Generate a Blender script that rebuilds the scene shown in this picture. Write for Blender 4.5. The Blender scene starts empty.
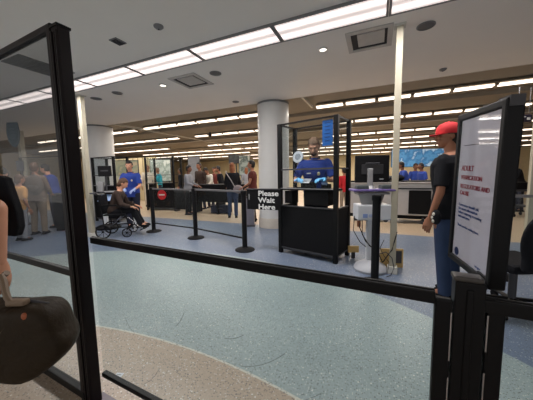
import bpy, bmesh, math, random
from mathutils import Vector, Matrix, Euler
random.seed(7)
PI = math.pi
R = math.radians
scn = bpy.context.scene
col = scn.collection

# ------------------------------------------------------------------ camera
F_PX = 250.7; PITCH = R(5.62); ROLL = R(-1.01); CAMH = 1.30; YB = R(-66.3)
UX, UY = -math.sin(YB), -math.cos(YB)
VX, VY = math.cos(YB), -math.sin(YB)
FA = 23.7        # heading (deg) of the viewing direction
def c2w(x, y, z):            # level camera axes -> world
    return Vector((x*UX + y*UY, x*VX + y*VY, z))
cp, sp, cr, sr = math.cos(PITCH), math.sin(PITCH), math.cos(ROLL), math.sin(ROLL)
Fv = c2w(0, cp, -sp); Uv = c2w(0, sp, cp); Rv = c2w(1, 0, 0)
R2 = Rv*cr + Uv*sr; U2 = Uv*cr - Rv*sr
cam = bpy.data.cameras.new('camera'); camo = bpy.data.objects.new('camera', cam); col.objects.link(camo)
cam.sensor_width = 36; cam.lens = F_PX/533*36; cam.clip_start = .02; cam.clip_end = 200
m = Matrix((R2, U2, -Fv)).transposed().to_4x4(); m.translation = (0, 0, CAMH)
camo.matrix_world = m
scn.camera = camo
def ray(px, py):
    a = (px-266.5)/F_PX; b = -(py-200)/F_PX
    return Fv + R2*a + U2*b
CO = Vector((0, 0, CAMH))
def G(px, py, z=0.0):        # measured spot on a level plane
    d = ray(px, py); return CO + d*((z-CAMH)/d.z)
def DP(px, py, dep):         # measured spot at a ground distance
    d = ray(px, py); y = d.x*UY + d.y*VY; return CO + d*(dep/y)

# ------------------------------------------------------------------ materials
def lin(c):
    return tuple((x/12.92 if x <= .04045 else ((x+.055)/1.055)**2.4) for x in [v/255 for v in c])
MC = {}
def mat(name, rgb, rough=.5, metal=0, var=.12, scale=8, bump=0, bscale=60, emit=0, spec=.5, coat=0):
    if name in MC: return MC[name]
    m = bpy.data.materials.new(name); m.use_nodes = True; MC[name] = m
    nt = m.node_tree; b = nt.nodes['Principled BSDF']
    tc = nt.nodes.new('ShaderNodeTexCoord'); nz = nt.nodes.new('ShaderNodeTexNoise')
    nz.inputs['Scale'].default_value = scale; nz.inputs['Detail'].default_value = 4
    nt.links.new(tc.outputs['Object'], nz.inputs['Vector'])
    mx = nt.nodes.new('ShaderNodeMix'); mx.data_type = 'RGBA'
    l = lin(rgb)
    mx.inputs[6].default_value = tuple(x*(1-var) for x in l)+(1,)
    mx.inputs[7].default_value = tuple(min(1, x*(1+var)) for x in l)+(1,)
    nt.links.new(nz.outputs['Fac'], mx.inputs[0]); nt.links.new(mx.outputs[2], b.inputs['Base Color'])
    b.inputs['Roughness'].default_value = rough; b.inputs['Metallic'].default_value = metal
    b.inputs['Specular IOR Level'].default_value = spec
    if coat: b.inputs['Coat Weight'].default_value = coat
    if bump:
        n2 = nt.nodes.new('ShaderNodeTexNoise'); n2.inputs['Scale'].default_value = bscale; n2.inputs['Detail'].default_value = 5
        nt.links.new(tc.outputs['Object'], n2.inputs['Vector'])
        bp = nt.nodes.new('ShaderNodeBump'); bp.inputs['Strength'].default_value = bump; bp.inputs['Distance'].default_value = .01
        nt.links.new(n2.outputs['Fac'], bp.inputs['Height']); nt.links.new(bp.outputs['Normal'], b.inputs['Normal'])
    if emit:
        nt.links.new(mx.outputs[2], b.inputs['Emission Color']); b.inputs['Emission Strength'].default_value = emit
    return m
def glassmat(name, tint=(235, 240, 240), refl=.10, rough=.02, haze=0.0, hazecol=(200, 205, 210)):
    if name in MC: return MC[name]
    m = bpy.data.materials.new(name); m.use_nodes = True; MC[name] = m
    nt = m.node_tree; nt.nodes.clear(); N = nt.nodes.new
    out = N('ShaderNodeOutputMaterial'); tr = N('ShaderNodeBsdfTransparent'); gl = N('ShaderNodeBsdfGlossy')
    tr.inputs[0].default_value = lin(tint)+(1,); gl.inputs['Roughness'].default_value = rough
    fr = N('ShaderNodeLayerWeight'); fr.inputs[0].default_value = .5
    pw = N('ShaderNodeMath'); pw.operation = 'POWER'; pw.inputs[1].default_value = 4; nt.links.new(fr.outputs['Facing'], pw.inputs[0])
    mu = N('ShaderNodeMath'); mu.operation = 'MULTIPLY_ADD'; mu.inputs[1].default_value = .3; mu.inputs[2].default_value = refl*.5
    nt.links.new(pw.outputs[0], mu.inputs[0]); mu.use_clamp = True
    mx = N('ShaderNodeMixShader'); nt.links.new(mu.outputs[0], mx.inputs[0]); nt.links.new(tr.outputs[0], mx.inputs[1]); nt.links.new(gl.outputs[0], mx.inputs[2])
    last = mx
    if haze:
        df = N('ShaderNodeBsdfDiffuse'); df.inputs[0].default_value = lin(hazecol)+(1,)
        nz = N('ShaderNodeTexNoise'); nz.inputs['Scale'].default_value = 3
        mm = N('ShaderNodeMath'); mm.operation = 'MULTIPLY'; mm.inputs[1].default_value = haze*2
        nt.links.new(nz.outputs['Fac'], mm.inputs[0])
        m2 = N('ShaderNodeMixShader'); nt.links.new(mm.outputs[0], m2.inputs[0]); nt.links.new(mx.outputs[0], m2.inputs[1]); nt.links.new(df.outputs[0], m2.inputs[2]); last = m2
    nt.links.new(last.outputs[0], out.inputs[0])
    return m
def emat(name, rgb, strength, band=False):
    if name in MC: return MC[name]
    m = bpy.data.materials.new(name); m.use_nodes = True; MC[name] = m
    nt = m.node_tree; b = nt.nodes['Principled BSDF']; b.inputs['Base Color'].default_value = lin(rgb)+(1,)
    b.inputs['Emission Color'].default_value = lin(rgb)+(1,); b.inputs['Emission Strength'].default_value = strength
    tc = nt.nodes.new('ShaderNodeTexCoord'); sx = nt.nodes.new('ShaderNodeSeparateXYZ'); nt.links.new(tc.outputs['Object'], sx.inputs[0])
    if band:      # two lamps glow behind the lens
        a = nt.nodes.new('ShaderNodeMath'); a.operation = 'MULTIPLY'; a.inputs[1].default_value = 2*PI/.19
        nt.links.new(sx.outputs['Y'], a.inputs[0])
        c = nt.nodes.new('ShaderNodeMath'); c.operation = 'COSINE'; nt.links.new(a.outputs[0], c.inputs[0])
        d = nt.nodes.new('ShaderNodeMath'); d.operation = 'MULTIPLY_ADD'; d.inputs[1].default_value = -strength*.45; d.inputs[2].default_value = strength*.85
        nt.links.new(c.outputs[0], d.inputs[0]); nt.links.new(d.outputs[0], b.inputs['Emission Strength'])
    return m

M = dict(
    black=('black_metal', (15, 15, 17), .42, 0), blackp=('black_plastic', (17, 17, 20), .5, 0), matte=('matte_black', (14, 14, 17), .7, 0),
    bronze=('dark_bronze', (25, 20, 22), .4, 0), grey=('grey_metal', (150, 150, 152), .45, .3), darkgrey=('dark_grey', (70, 70, 74), .5, 0),
    white=('white_paint', (205, 203, 196), .5, 0), cream=('cream_paint', (174, 168, 150), .55, 0), wplast=('white_plastic', (205, 208, 214), .35, 0),
    chrome=('chrome', (190, 190, 195), .2, .9), hair=('dark_hair', (28, 22, 20), .6, 0), brownhair=('brown_hair', (78, 52, 36), .6, 0), auburn=('auburn_hair', (125, 72, 40), .6, 0),
    greyhair=('cropped_hair', (120, 94, 76), .7, 0), skin=('skin', (208, 152, 124), .5, 0), skin2=('tanned_skin', (150, 102, 78), .5, 0), skin3=('brown_skin', (112, 74, 56), .5, 0),
    navy=('navy_cloth', (30, 34, 52), .85, 0), uniform=('uniform_blue', (34, 60, 142), .8, 0), glove=('blue_nitrile', (95, 165, 215), .45, 0), glovel=('pale_glove', (150, 170, 215), .45, 0),
    jeans=('jeans_denim', (38, 54, 84), .85, 0), blackc=('black_cloth', (22, 23, 28), .85, 0), redc=('red_cap_cloth', (200, 44, 50), .75, 0), redshirt=('red_cloth', (170, 25, 35), .8, 0),
    teal=('teal_cloth', (30, 150, 170), .8, 0), creamc=('cream_cloth', (200, 190, 175), .8, 0), whitec=('white_cloth', (205, 200, 190), .8, 0), greyc=('grey_cloth', (130, 132, 140), .85, 0),
    taupe=('taupe_cloth', (105, 88, 78), .85, 0), ochre=('ochre_cloth', (190, 140, 80), .85, 0), khaki=('khaki_cloth', (135, 122, 108), .85, 0), brownc=('brown_cloth', (54, 40, 34), .85, 0),
    mauve=('mauve_cloth', (150, 105, 105), .85, 0), maroon=('maroon_cloth', (88, 36, 30), .85, 0), purple=('purple_plastic', (98, 84, 140), .45, 0), blueplac=('blue_placard', (40, 105, 185), .45, 0),
    signw=('sign_white', (232, 232, 236), .4, 0), red=('sign_red', (200, 28, 38), .5, 0), textred=('red_ink', (165, 38, 55), .6, 0), textblue=('blue_ink', (70, 95, 150), .6, 0), logo=('logo_navy', (40, 60, 105), .6, 0),
    textw=('white_ink', (225, 225, 225), .6, 0), leather=('olive_leather', (44, 35, 24), .6, 0), tan=('tan_leather', (150, 78, 42), .5, 0), strapb=('worn_strap_leather', (120, 102, 84), .55, 0),
    screen=('dark_screen', (15, 17, 24), .15, 0), ltblue=('pale_blue_panel', (150, 175, 215), .5, 0), wood=('pale_wood', (205, 172, 112), .6, 0), orange=('orange_trim', (215, 95, 65), .5, 0),
    conv=('conveyor_grey', (178, 176, 176), .5, 0), beige=('beige_wall', (176, 160, 130), .8, 0), lilac=('lilac_grey_steel', (118, 110, 118), .45, .1), vent=('vent_grey', (120, 120, 122), .6, 0), cap=('slot_dark', (55, 54, 56), .7, 0),
    seal=('grey_teal_seal', (84, 104, 116), .5, 0), lips=('lip_tone', (140, 80, 75), .6, 0), eye=('eye_dark', (25, 18, 15), .3, 0), cable=('cable_black', (24, 24, 26), .5, 0),
)
bumped = {'leather': (.5, 45), 'jeans': (.3, 120), 'blackc': (.3, 90), 'taupe': (.3, 90), 'hair': (.5, 120), 'brownhair': (.5, 120), 'auburn': (.5, 120), 'greyhair': (.4, 160), 'khaki': (.3, 90), 'tan': (.3, 90)}
def X(k):
    n, rgb, ro, me = M[k]
    sp_ = .18 if k in ('black', 'blackp', 'matte', 'blackc', 'leather', 'screen', 'darkgrey', 'cap', 'bronze') else .4
    bu = bumped.get(k, (0, 60))
    return mat(n, rgb, ro, me, var=.22 if bu[0] else .1, bump=bu[0], bscale=bu[1], spec=sp_)

# ------------------------------------------------------------------ mesh builder
class MB:
    def __init__(s): s.bm = bmesh.new()
    def box(s, c, size, rz=0, rx=0, ry=0, mi=0, bev=0):
        r = bmesh.ops.create_cube(s.bm, size=1); vs = r['verts']
        bmesh.ops.scale(s.bm, verts=vs, vec=size)
        if bev:
            es = list({e for v in vs for e in v.link_edges})
            rr = bmesh.ops.bevel(s.bm, geom=es, offset=bev, segments=2, affect='EDGES', profile=.6)
            vs = list({v for f in rr['faces'] for v in f.verts} | {v for v in vs if v.is_valid})
        mt = Matrix.Translation(c) @ Euler((rx, ry, rz)).to_matrix().to_4x4()
        bmesh.ops.transform(s.bm, matrix=mt, verts=vs)
        if mi:
            for f in {f for v in vs for f in v.link_faces}: f.material_index = mi
        return s
    def cyl(s, p0, p1, r0, r1=None, n=16, mi=0):
        p0 = Vector(p0); p1 = Vector(p1); r1 = r0 if r1 is None else r1
        d = p1-p0; L = d.length
        if L < 1e-6: return s
        q = d.to_track_quat('Z', 'Y').to_matrix().to_4x4()
        r = bmesh.ops.create_cone(s.bm, cap_ends=True, segments=n, radius1=r0, radius2=r1, depth=L)
        bmesh.ops.transform(s.bm, matrix=Matrix.Translation((p0+p1)/2) @ q, verts=r['verts'])
        if mi:
            for f in {f for v in r['verts'] for f in v.link_faces}: f.material_index = mi
        return s
    def sph(s, c, r, sc=(1, 1, 1), n=12, rot=None):
        g = bmesh.ops.create_uvsphere(s.bm, u_segments=n, v_segments=max(6, n*2//3), radius=1)
        mt = Matrix.Translation(c)
        if rot is not None: mt = mt @ rot
        mt = mt @ Matrix.Diagonal((r*sc[0], r*sc[1], r*sc[2], 1))
        bmesh.ops.transform(s.bm, matrix=mt, verts=g['verts']); return s
    def cap(s, p0, p1, r0, r1=None, n=12):
        r1 = r0 if r1 is None else r1
        s.cyl(p0, p1, r0, r1, n); s.sph(p0, r0, n=n); s.sph(p1, r1, n=n); return s
    def tube(s, pts, r, n=8, closed=False):
        pts = [Vector(p) for p in pts]; k = len(pts); rings = []
        for i, p in enumerate(pts):
            a = pts[(i-1) % k] if (closed or i > 0) else p; b = pts[(i+1) % k] if (closed or i < k-1) else p
            t = (b-a).normalized(); ref = Vector((0, 0, 1)) if abs(t.z) < .92 else Vector((1, 0, 0))
            x = t.cross(ref).normalized(); y = t.cross(x)
            rings.append([s.bm.verts.new(p + x*r*math.cos(2*PI*j/n) + y*r*math.sin(2*PI*j/n)) for j in range(n)])
        for i in range(k if closed else k-1):
            a, b = rings[i], rings[(i+1) % k]
            for j in range(n): s.bm.faces.new((a[j], a[(j+1) % n], b[(j+1) % n], b[j]))
        if not closed:
            s.bm.faces.new(rings[0][::-1]); s.bm.faces.new(rings[-1])
        return s
    def lathe(s, prof, c=(0, 0, 0), n=32):
        rings = []
        for r, z in prof:
            rings.append([s.bm.verts.new((c[0]+r*math.cos(2*PI*j/n), c[1]+r*math.sin(2*PI*j/n), c[2]+z)) for j in range(n)])
        for a, b in zip(rings, rings[1:]):
            for j in range(n): s.bm.faces.new((a[j], a[(j+1) % n], b[(j+1) % n], b[j]))
        s.bm.faces.new(rings[0][::-1]); s.bm.faces.new(rings[-1]); return s
    def loft(s, rings, n=20, caps=True):     # ring = centre, x axis, y axis, rx, ry
        rs = []
        for c, xa, ya, rx, ry in rings:
            rs.append([s.bm.verts.new(Vector(c) + Vector(xa)*rx*math.cos(2*PI*j/n) + Vector(ya)*ry*math.sin(2*PI*j/n)) for j in range(n)])
        for a, b in zip(rs, rs[1:]):
            for j in range(n): s.bm.faces.new((a[j], a[(j+1) % n], b[(j+1) % n], b[j]))
        if caps: s.bm.faces.new(rs[0][::-1]); s.bm.faces.new(rs[-1])
        return s
    def poly(s, pts, thick=None):
        vs = [s.bm.verts.new(p) for p in pts]; f = s.bm.faces.new(vs)
        if thick:
            g = bmesh.ops.extrude_face_region(s.bm, geom=[f]); nv = [e for e in g['geom'] if isinstance(e, bmesh.types.BMVert)]
            bmesh.ops.translate(s.bm, vec=thick, verts=nv)
        return s
    def addmesh(s, me, mt=None):
        n0 = len(s.bm.verts); s.bm.from_mesh(me)
        if mt is not None:
            s.bm.verts.ensure_lookup_table(); bmesh.ops.transform(s.bm, matrix=mt, verts=s.bm.verts[n0:])
        return s
    def xf(s, mt): bmesh.ops.transform(s.bm, matrix=mt, verts=s.bm.verts); return s
    def mesh(s, name):
        bmesh.ops.recalc_face_normals(s.bm, faces=s.bm.faces)
        me = bpy.data.meshes.new(name); s.bm.to_mesh(me); s.bm.free(); return me
    def build(s, name, m, parent=None, smooth=False, bev=0):
        me = s.mesh(name)
        for q in (m if isinstance(m, (list, tuple)) else [m]): me.materials.append(q)
        o = bpy.data.objects.new(name, me); col.objects.link(o)
        if parent is not None: o.parent = parent
        if smooth:
            for p in me.polygons: p.use_smooth = True
            if smooth != 'all':
                try: me.set_sharp_from_angle(angle=R(40))
                except Exception: pass
        if bev:
            b = o.modifiers.new('bevel', 'BEVEL'); b.width = bev; b.segments = 2; b.limit_method = 'ANGLE'; b.angle_limit = R(40)
        return o
def remesh(mb, voxel, smooth=3, cut=None):
    me = mb.mesh('tmp'); o = bpy.data.objects.new('tmp', me); col.objects.link(o)
    r = o.modifiers.new('r', 'REMESH'); r.mode = 'VOXEL'; r.voxel_size = voxel
    if smooth:
        q = o.modifiers.new('s', 'SMOOTH'); q.iterations = smooth; q.factor = .5
    dg = bpy.context.evaluated_depsgraph_get(); dg.update()
    out = bpy.data.meshes.new_from_object(o.evaluated_get(dg))
    bpy.data.objects.remove(o); bpy.data.meshes.remove(me)
    return out
def tag(o, label=None, cat=None, group=None, kind=None):
    if label: o['label'] = label
    if cat: o['category'] = cat
    if group: o['group'] = group
    if kind: o['kind'] = kind
    return o
def thing(name, label, cat, loc=(0, 0, 0), rz=0, group=None):
    o = bpy.data.objects.new(name, None); col.objects.link(o); o.empty_display_size = .1
    o.location = loc; o.rotation_euler = (0, 0, rz); return tag(o, label, cat, group)
def copy_tree(o, parent=None):
    c = o.copy(); col.objects.link(c); c.parent = parent
    for ch in list(o.children): copy_tree(ch, c)
    return c
def textmesh(body, size, align='LEFT', depth=.0006, bold=0):
    cu = bpy.data.curves.new('t', 'FONT'); cu.body = body; cu.size = size; cu.align_x = align; cu.extrude = depth; cu.offset = bold
    cu.space_line = .95; cu.resolution_u = 3
    o = bpy.data.objects.new('t', cu); col.objects.link(o)
    dg = bpy.context.evaluated_depsgraph_get(); dg.update()
    me = bpy.data.meshes.new_from_object(o.evaluated_get(dg)); bpy.data.objects.remove(o); bpy.data.curves.remove(cu)
    return me
def lettering(body, size, m, parent, mt, align='LEFT', bold=0, name='lettering'):
    mb = MB().addmesh(textmesh(body, size, align, bold=bold), mt)
    return mb.build(name, m, parent)
def frame_mat(o, x, y):         # matrix with given origin, x and y axes
    x = Vector(x).normalized(); y = Vector(y).normalized(); z = x.cross(y)
    mt = Matrix((x, y, z)).transposed().to_4x4(); mt.translation = o; return mt

# ------------------------------------------------------------------ floor
ZC = 3.05
def floor_material():
    m = bpy.data.materials.new('terrazzo_floor'); m.use_nodes = True; nt = m.node_tree; L = nt.links.new; N = nt.nodes.new
    b = nt.nodes['Principled BSDF']; tc = N('ShaderNodeTexCoord'); sx = N('ShaderNodeSeparateXYZ'); L(tc.outputs['Object'], sx.inputs[0])
    def mth(op, a, bb=None, c=None):
        n = N('ShaderNodeMath'); n.operation = op
        for i, v in enumerate((a, bb, c)):
            if v is None: continue
            if isinstance(v, (int, float)): n.inputs[i].default_value = v
            else: L(v, n.inputs[i])
        return n.outputs[0]
    def dist(cx, cy):
        a = mth('SUBTRACT', sx.outputs['X'], cx); c = mth('SUBTRACT', sx.outputs['Y'], cy)
        return mth('SQRT', mth('ADD', mth('MULTIPLY', a, a), mth('MULTIPLY', c, c)))
    d1 = dist(-2.203, -1.125); d2 = dist(-1.3625, -3.48)
    teal = mth('LESS_THAN', d1, 4.543); tan = mth('LESS_THAN', d2, 4.868)
    line = mth('LESS_THAN', mth('ABSOLUTE', mth('SUBTRACT', d2, 4.872)), .008)
    beige = mth('GREATER_THAN', sx.outputs['Y'], 5.93)
    def rgb(c): n = N('ShaderNodeRGB'); n.outputs[0].default_value = lin(c)+(1,); return n.outputs[0]
    def mix(f, a, c, bl='MIX'):
        n = N('ShaderNodeMix'); n.data_type = 'RGBA'; n.blend_type = bl
        if isinstance(f, (int, float)): n.inputs[0].default_value = f
        else: L(f, n.inputs[0])
        L(a, n.inputs[6]); L(c, n.inputs[7]); return n.outputs[2]
    c = mix(teal, rgb((101, 115, 137)), rgb((145, 160, 162)))
    c = mix(tan, c, rgb((168, 152, 135)))
    c = mix(line, c, rgb((190, 190, 180)))
    c = mix(beige, c, rgb((186, 164, 138)))
    nz = N('ShaderNodeTexNoise'); nz.inputs['Scale'].default_value = 1.3; nz.inputs['Detail'].default_value = 6; L(tc.outputs['Object'], nz.inputs['Vector'])
    nz2 = N('ShaderNodeTexNoise'); nz2.inputs['Scale'].default_value = 70; nz2.inputs['Detail'].default_value = 3; L(tc.outputs['Object'], nz2.inputs['Vector'])
    mo = mth('MULTIPLY_ADD', nz.outputs['Fac'], .3, .85); mo2 = mth('MULTIPLY_ADD', nz2.outputs['Fac'], .5, .75)
    cc = N('ShaderNodeCombineColor'); v = mth('MULTIPLY', mo, mo2)
    for i in range(3): L(v, cc.inputs[i])
    c = mix(1.0, c, cc.outputs[0], 'MULTIPLY')
    for sc, thr, rad, colr in ((80, .88, .28, (205, 208, 204)), (88, .82, .32, (66, 72, 75)), (40, .95, .2, (225, 224, 216)), (46, .93, .22, (74, 80, 84))):
        vo = N('ShaderNodeTexVoronoi'); vo.inputs['Scale'].default_value = sc; vo.voronoi_dimensions = '2D'; L(tc.outputs['Object'], vo.inputs['Vector'])
        sp_ = N('ShaderNodeSeparateColor'); L(vo.outputs['Color'], sp_.inputs[0])
        k = mth('MULTIPLY', mth('GREATER_THAN', sp_.outputs[0], thr), mth('LESS_THAN', vo.outputs['Distance'], rad))
        c = mix(mth('MULTIPLY', k, .75), c, rgb(colr))
    L(c, b.inputs['Base Color'])
    L(mth('MULTIPLY_ADD', nz.outputs['Fac'], .25, .22), b.inputs['Roughness']); b.inputs['Specular IOR Level'].default_value = .45
    return m
tag(MB().poly([(-24, -5, 0), (12, -5, 0), (12, 27, 0), (-24, 27, 0)]).build('floor', floor_material()), kind='structure')

# ------------------------------------------------------------------ ceiling
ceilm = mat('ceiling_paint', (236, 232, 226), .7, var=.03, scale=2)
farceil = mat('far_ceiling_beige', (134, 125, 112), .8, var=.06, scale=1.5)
trimw = mat('ceiling_trim_white', (190, 186, 176), .5, var=.05)
# flat near ceiling with a slot for the light strip
S0, S1 = 2.86, 3.27
VE = 5.72
mb = MB()
mb.box((-6, (-5+S0)/2, ZC+.06), (36, S0+5, .12)); mb.box((-6, (S1+VE)/2, ZC+.06), (36, VE-S1, .12)); mb.box((-6, (S0+S1)/2, ZC+.16), (36, S1-S0+.1, .06))
tag(mb.build('ceiling', ceilm), kind='structure')
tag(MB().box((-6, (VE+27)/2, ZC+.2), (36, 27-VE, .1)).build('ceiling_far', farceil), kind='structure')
# downstands between the rows of lights
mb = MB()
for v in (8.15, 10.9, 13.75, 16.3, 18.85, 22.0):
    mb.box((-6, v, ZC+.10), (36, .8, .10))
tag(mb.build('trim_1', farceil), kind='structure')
mb = MB(); mb.box((-8.05, 16.3, ZC+.04), (.07, 21, .05)); mb.box((-1.62, 6.3, ZC+.045), (.05, 1.1, .05)); mb.box((-6, VE+.02, ZC+.06), (36, .02, .12)); mb.box((-6, 10.4, ZC+.02), (36, .05, .02))
tag(mb.build('trim_2', trimw), kind='structure')

lens = emat('light_lens_glow', (255, 240, 236), 1.15, band=True)
lens2 = emat('far_lamp_glow', (255, 240, 222), 2.2)
def near_light(u, label):
    t = thing('ceiling_light', label, 'light', (u, (S0+S1)/2, ZC), 0, 'ceiling lights of the near strip')
    w = S1-S0; L = 1.235
    mb = MB(); mb.box((0, -w/2+.012, -.006), (L, .02, .04)); mb.box((0, w/2-.012, -.006), (L, .02, .04)); mb.box((-L/2+.012, 0, -.008), (.024, w-.04, .04)); mb.box((L/2-.012, 0, -.008), (.024, w-.04, .04))
    mb.build('frame', X('vent'), t)
    mb = MB().box((0, 0, -.012), (L-.045, w-.05, .018)); mb.build('lens', lens, t)
order = ['at the far left end of the strip, behind the tall glass panel', 'fourth from the left in the strip', 'left of the tall black post top, third in the strip', 'just right of the tall black post top',
         'in the middle of the strip, nearest the left square vent', 'above the round white column', 'at top centre, above the white round downlight', 'at the top right, beside the right square vent', 'cut off by the top right of the picture']
u0 = -9.25
labs = ['farthest left fluorescent ceiling panel of the near strip', 'second fluorescent ceiling panel from the left end of the near strip', 'fluorescent ceiling panel seen through the tall glass panel, nearest its black post',
        'fluorescent ceiling panel just right of the tall black post top', 'fluorescent ceiling panel above the left square air vent', 'fluorescent ceiling panel between the left vent and the white column',
        'long bright fluorescent ceiling panel in the top centre', 'fluorescent ceiling panel at the top right beside the right square vent']
for i, lb in enumerate(labs):
    near_light(-8.6-.0+.62 + i*1.24 - .0, lb)

def far_row(v, a, b, label):
    n = max(1, round((b-a)/.76)); st = (b-a)/n; proto = None
    for i in range(n):
        if proto is None:
            proto = thing('ceiling_tube_light', label, 'light', (a+st*.5, v, ZC+.06), 0, label.replace('fluorescent tube fixture', 'tube fixtures'))
            mb = MB(); mb.box((0, 0, .05), (st-.02, .20, .04)); mb.box((st/2-.03, 0, .012), (.06, .17, .05)); mb.build('housing', mat('lamp_housing', (120, 108, 92), .6), proto)
            MB().cyl((-st/2+.015, -.045, .0), (st/2-.07, -.045, .0), .024, n=8).cyl((-st/2+.015, .045, .0), (st/2-.07, .045, .0), .024, n=8).build('tube', lens2, proto)
        else:
            o = copy_tree(proto); o.location.x = a+st*(i+.5)
far_row(7.0, -8.0, -3.1, 'fluorescent tube fixture in the first far row, left of the white column')
far_row(7.0, -1.55, 4.6, 'fluorescent tube fixture in the first far row, right of the white column')
far_row(7.1, -15.4, -8.5, 'fluorescent tube fixture in the short first row beside the left column')
far_row(9.4, -20.4, -8.5, 'fluorescent tube fixture in the second far row, left of the ceiling beam')
far_row(9.4, -7.6, -3.8, 'fluorescent tube fixture in the second far row, middle of the hall')
far_row(9.4, -1.5, 6.2, 'fluorescent tube fixture in the second far row, right side')
far_row(12.5, -18.2, -12.2, 'fluorescent tube fixture in the third far row, far left')
far_row(12.5, -9.2, -5.4, 'fluorescent tube fixture in the third far row, middle of the hall')
far_row(12.5, -2.3, 7.5, 'fluorescent tube fixture in the third far row, right side')
far_row(15.0, -17.5, -6.0, 'fluorescent tube fixture in the fourth far row, left and middle')
far_row(15.0, -3.0, 8.6, 'fluorescent tube fixture in the fourth far row, right side')
far_row(17.6, -19.0, -9.0, 'fluorescent tube fixture in the fifth far row, left and middle')
far_row(17.6, -5.5, 9.7, 'fluorescent tube fixture in the fifth far row, right side')
far_row(20.2, -18.0, -8.0, 'fluorescent tube fixture in the sixth far row, left and middle')
far_row(20.2, -6.5, 10.6, 'fluorescent tube fixture in the sixth far row, right side')
far_row(24.0, -12.0, 11.0, 'fluorescent tube fixture in the last and farthest row')

def square_vent(u, v, w, label):
    t = thing('air_vent', label, 'vent', (u, v, ZC)); mb = MB()
    for s in (-1, 1): mb.box((0, s*(w/2-.03), -.008), (w, .06, .016)); mb.box((s*(w/2-.03), 0, -.008), (.06, w-.12, .016))
    mb.build('frame', mat('vent_frame', (190, 186, 182), .6), t)
    MB().box((0, 0, -.002), (w-.11, w-.11, .003)).build('slot', X('cap'), t)
    MB().box((.022, -.03, -.012), (w-.23, w-.23, .012)).build('plate', mat('vent_plate', (185, 182, 178), .6), t)
square_vent(-.13, 3.73, .55, 'square ceiling air vent at the top right, beside the white pole')
square_vent(-3.16, 3.86, .58, 'square ceiling air vent in the left half, near the small downlight')
t = thing('air_grille', 'large grey slatted ceiling grille seen through the tall glass panel', 'vent', (-4.87, 2.36, ZC)); mb = MB()
mb.box((0, 0, -.006), (.50, .72, .012)); mb.build('frame', mat('grille_dark', (110, 112, 114), .6), t)
mb = MB()
for i in range(14): mb.box((0, -.31+i*.0477, -.016), (.44, .022, .008), rx=.5)
mb.build('slat_panel', mat('grille_slat', (120, 122, 124), .6), t)
t = thing('air_grille', 'small dark rectangular ceiling grille above the light strip', 'vent', (-3.09, 2.37, ZC)); MB().box((0, 0, -.006), (.13, .15, .012)).build('frame', X('vent'), t)
mb = MB()
for i in range(6): mb.box((0, -.055+i*.022, -.014), (.10, .012, .005))
mb.build('slat_panel', X('cap'), t)
def downlight(u, v, r, label):
    t = thing('downlight', label, 'light', (u, v, ZC)); MB().lathe([(r, 0), (r, -.012), (r*.8, -.016), (r*.78, 0)], n=28).build('trim_ring', X('white'), t, True)
    MB().cyl((0, 0, -.010), (0, 0, -.004), r*.77, n=28).build('lens', emat('downlight_glow', (255, 245, 235), 2.2), t)
downlight(-.73, 3.73, .062, 'small round lit downlight right of the white column')
downlight(-3.775, 3.78, .07, 'small round lit downlight left of the left square vent')
def speaker(u, v, r, label):
    t = thing('ceiling_speaker', label, 'speaker', (u, v, ZC)); MB().lathe([(r, 0), (r, -.008), (r*.86, -.013), (r*.84, 0)], n=28).build('rim', X('vent'), t, True)
    MB().lathe([(.002, -.014), (r*.5, -.012), (r*.85, -.004)], n=28).build('grille', mat('speaker_grille', (104, 103, 103), .7), t, True)
speaker(.50, 3.70, .10, 'round grey ceiling speaker right of the white pole')
speaker(-2.56, 3.76, .10, 'round grey ceiling speaker right of the left square vent')
speaker(-4.95, 3.70, .10, 'round grey ceiling speaker left of the left downlight')
speaker(-5.7, 3.75, .11, 'round grey ceiling speaker above the left white pole')
speaker(-3.1, 5.35, .08, 'small round ceiling speaker near the column top')
def detector(u, v, label):
    t = thing('smoke_detector', label, 'smoke detector', (u, v, ZC)); MB().lathe([(.055, 0), (.055, -.012), (.035, -.03), (.01, -.034)], n=20).build('housing', X('vent'), t, True)
    MB().cyl((0, 0, -.04), (0, 0, -.033), .01, n=10).build('sensor', X('cap'), t)
p = G(158.5, 26, ZC); detector(p.x, p.y, 'small round smoke detector at the upper left of the ceiling')
p = G(443, 69, ZC); detector(p.x, p.y, 'small round smoke detector on the ceiling at upper right')
p = G(210, 132, ZC); t = thing('security_camera', 'small dark security camera hanging from the far ceiling', 'camera', (p.x, p.y, ZC))
MB().cyl((0, 0, 0), (0, 0, -.08), .03, n=10).build('mount', X('darkgrey'), t); MB().sph((0, 0, -.12), .07).build('dome', X('cap'), t, True)

# ------------------------------------------------------------------ far walls
wallm = X('beige')
def wall(name, a, b, z0, z1, th=.15, m=None):
    a = Vector(a); b = Vector(b); d = b-a; o = MB().box(((a.x+b.x)/2, (a.y+b.y)/2, (z0+z1)/2), (d.length, th, z1-z0), rz=math.atan2(d.y, d.x)).build(name, m or wallm)
    return tag(o, kind='structure')
wall('wall_back', (-24, 27), (12, 27), 0, ZC+.25, m=mat('back_wall', (232, 216, 176), .8))
wall('wall_left', (-24, -5), (-24, 27), 0, ZC+.25)
wall('wall_right', (12, -5), (12, 27), 0, ZC+.25, m=mat('right_wall', (160, 150, 138), .8))
# beige ribbed partition at the far left
t = thing('ribbed_partition', 'beige ribbed wall partition behind the queue at far left', 'partition', (-15.5, 10.2, 0)); mb = MB()
MB().box((0, 0, 1.2), (9, .1, 2.4)).build('panel', mat('partition_beige', (200, 184, 146), .7), t)
for i in range(24): mb.box((-4.4+i*.38, -.065, 1.2), (.03, .03, 2.4))
mb.build('rib_panel', mat('rib_beige', (150, 132, 98), .7), t)

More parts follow.
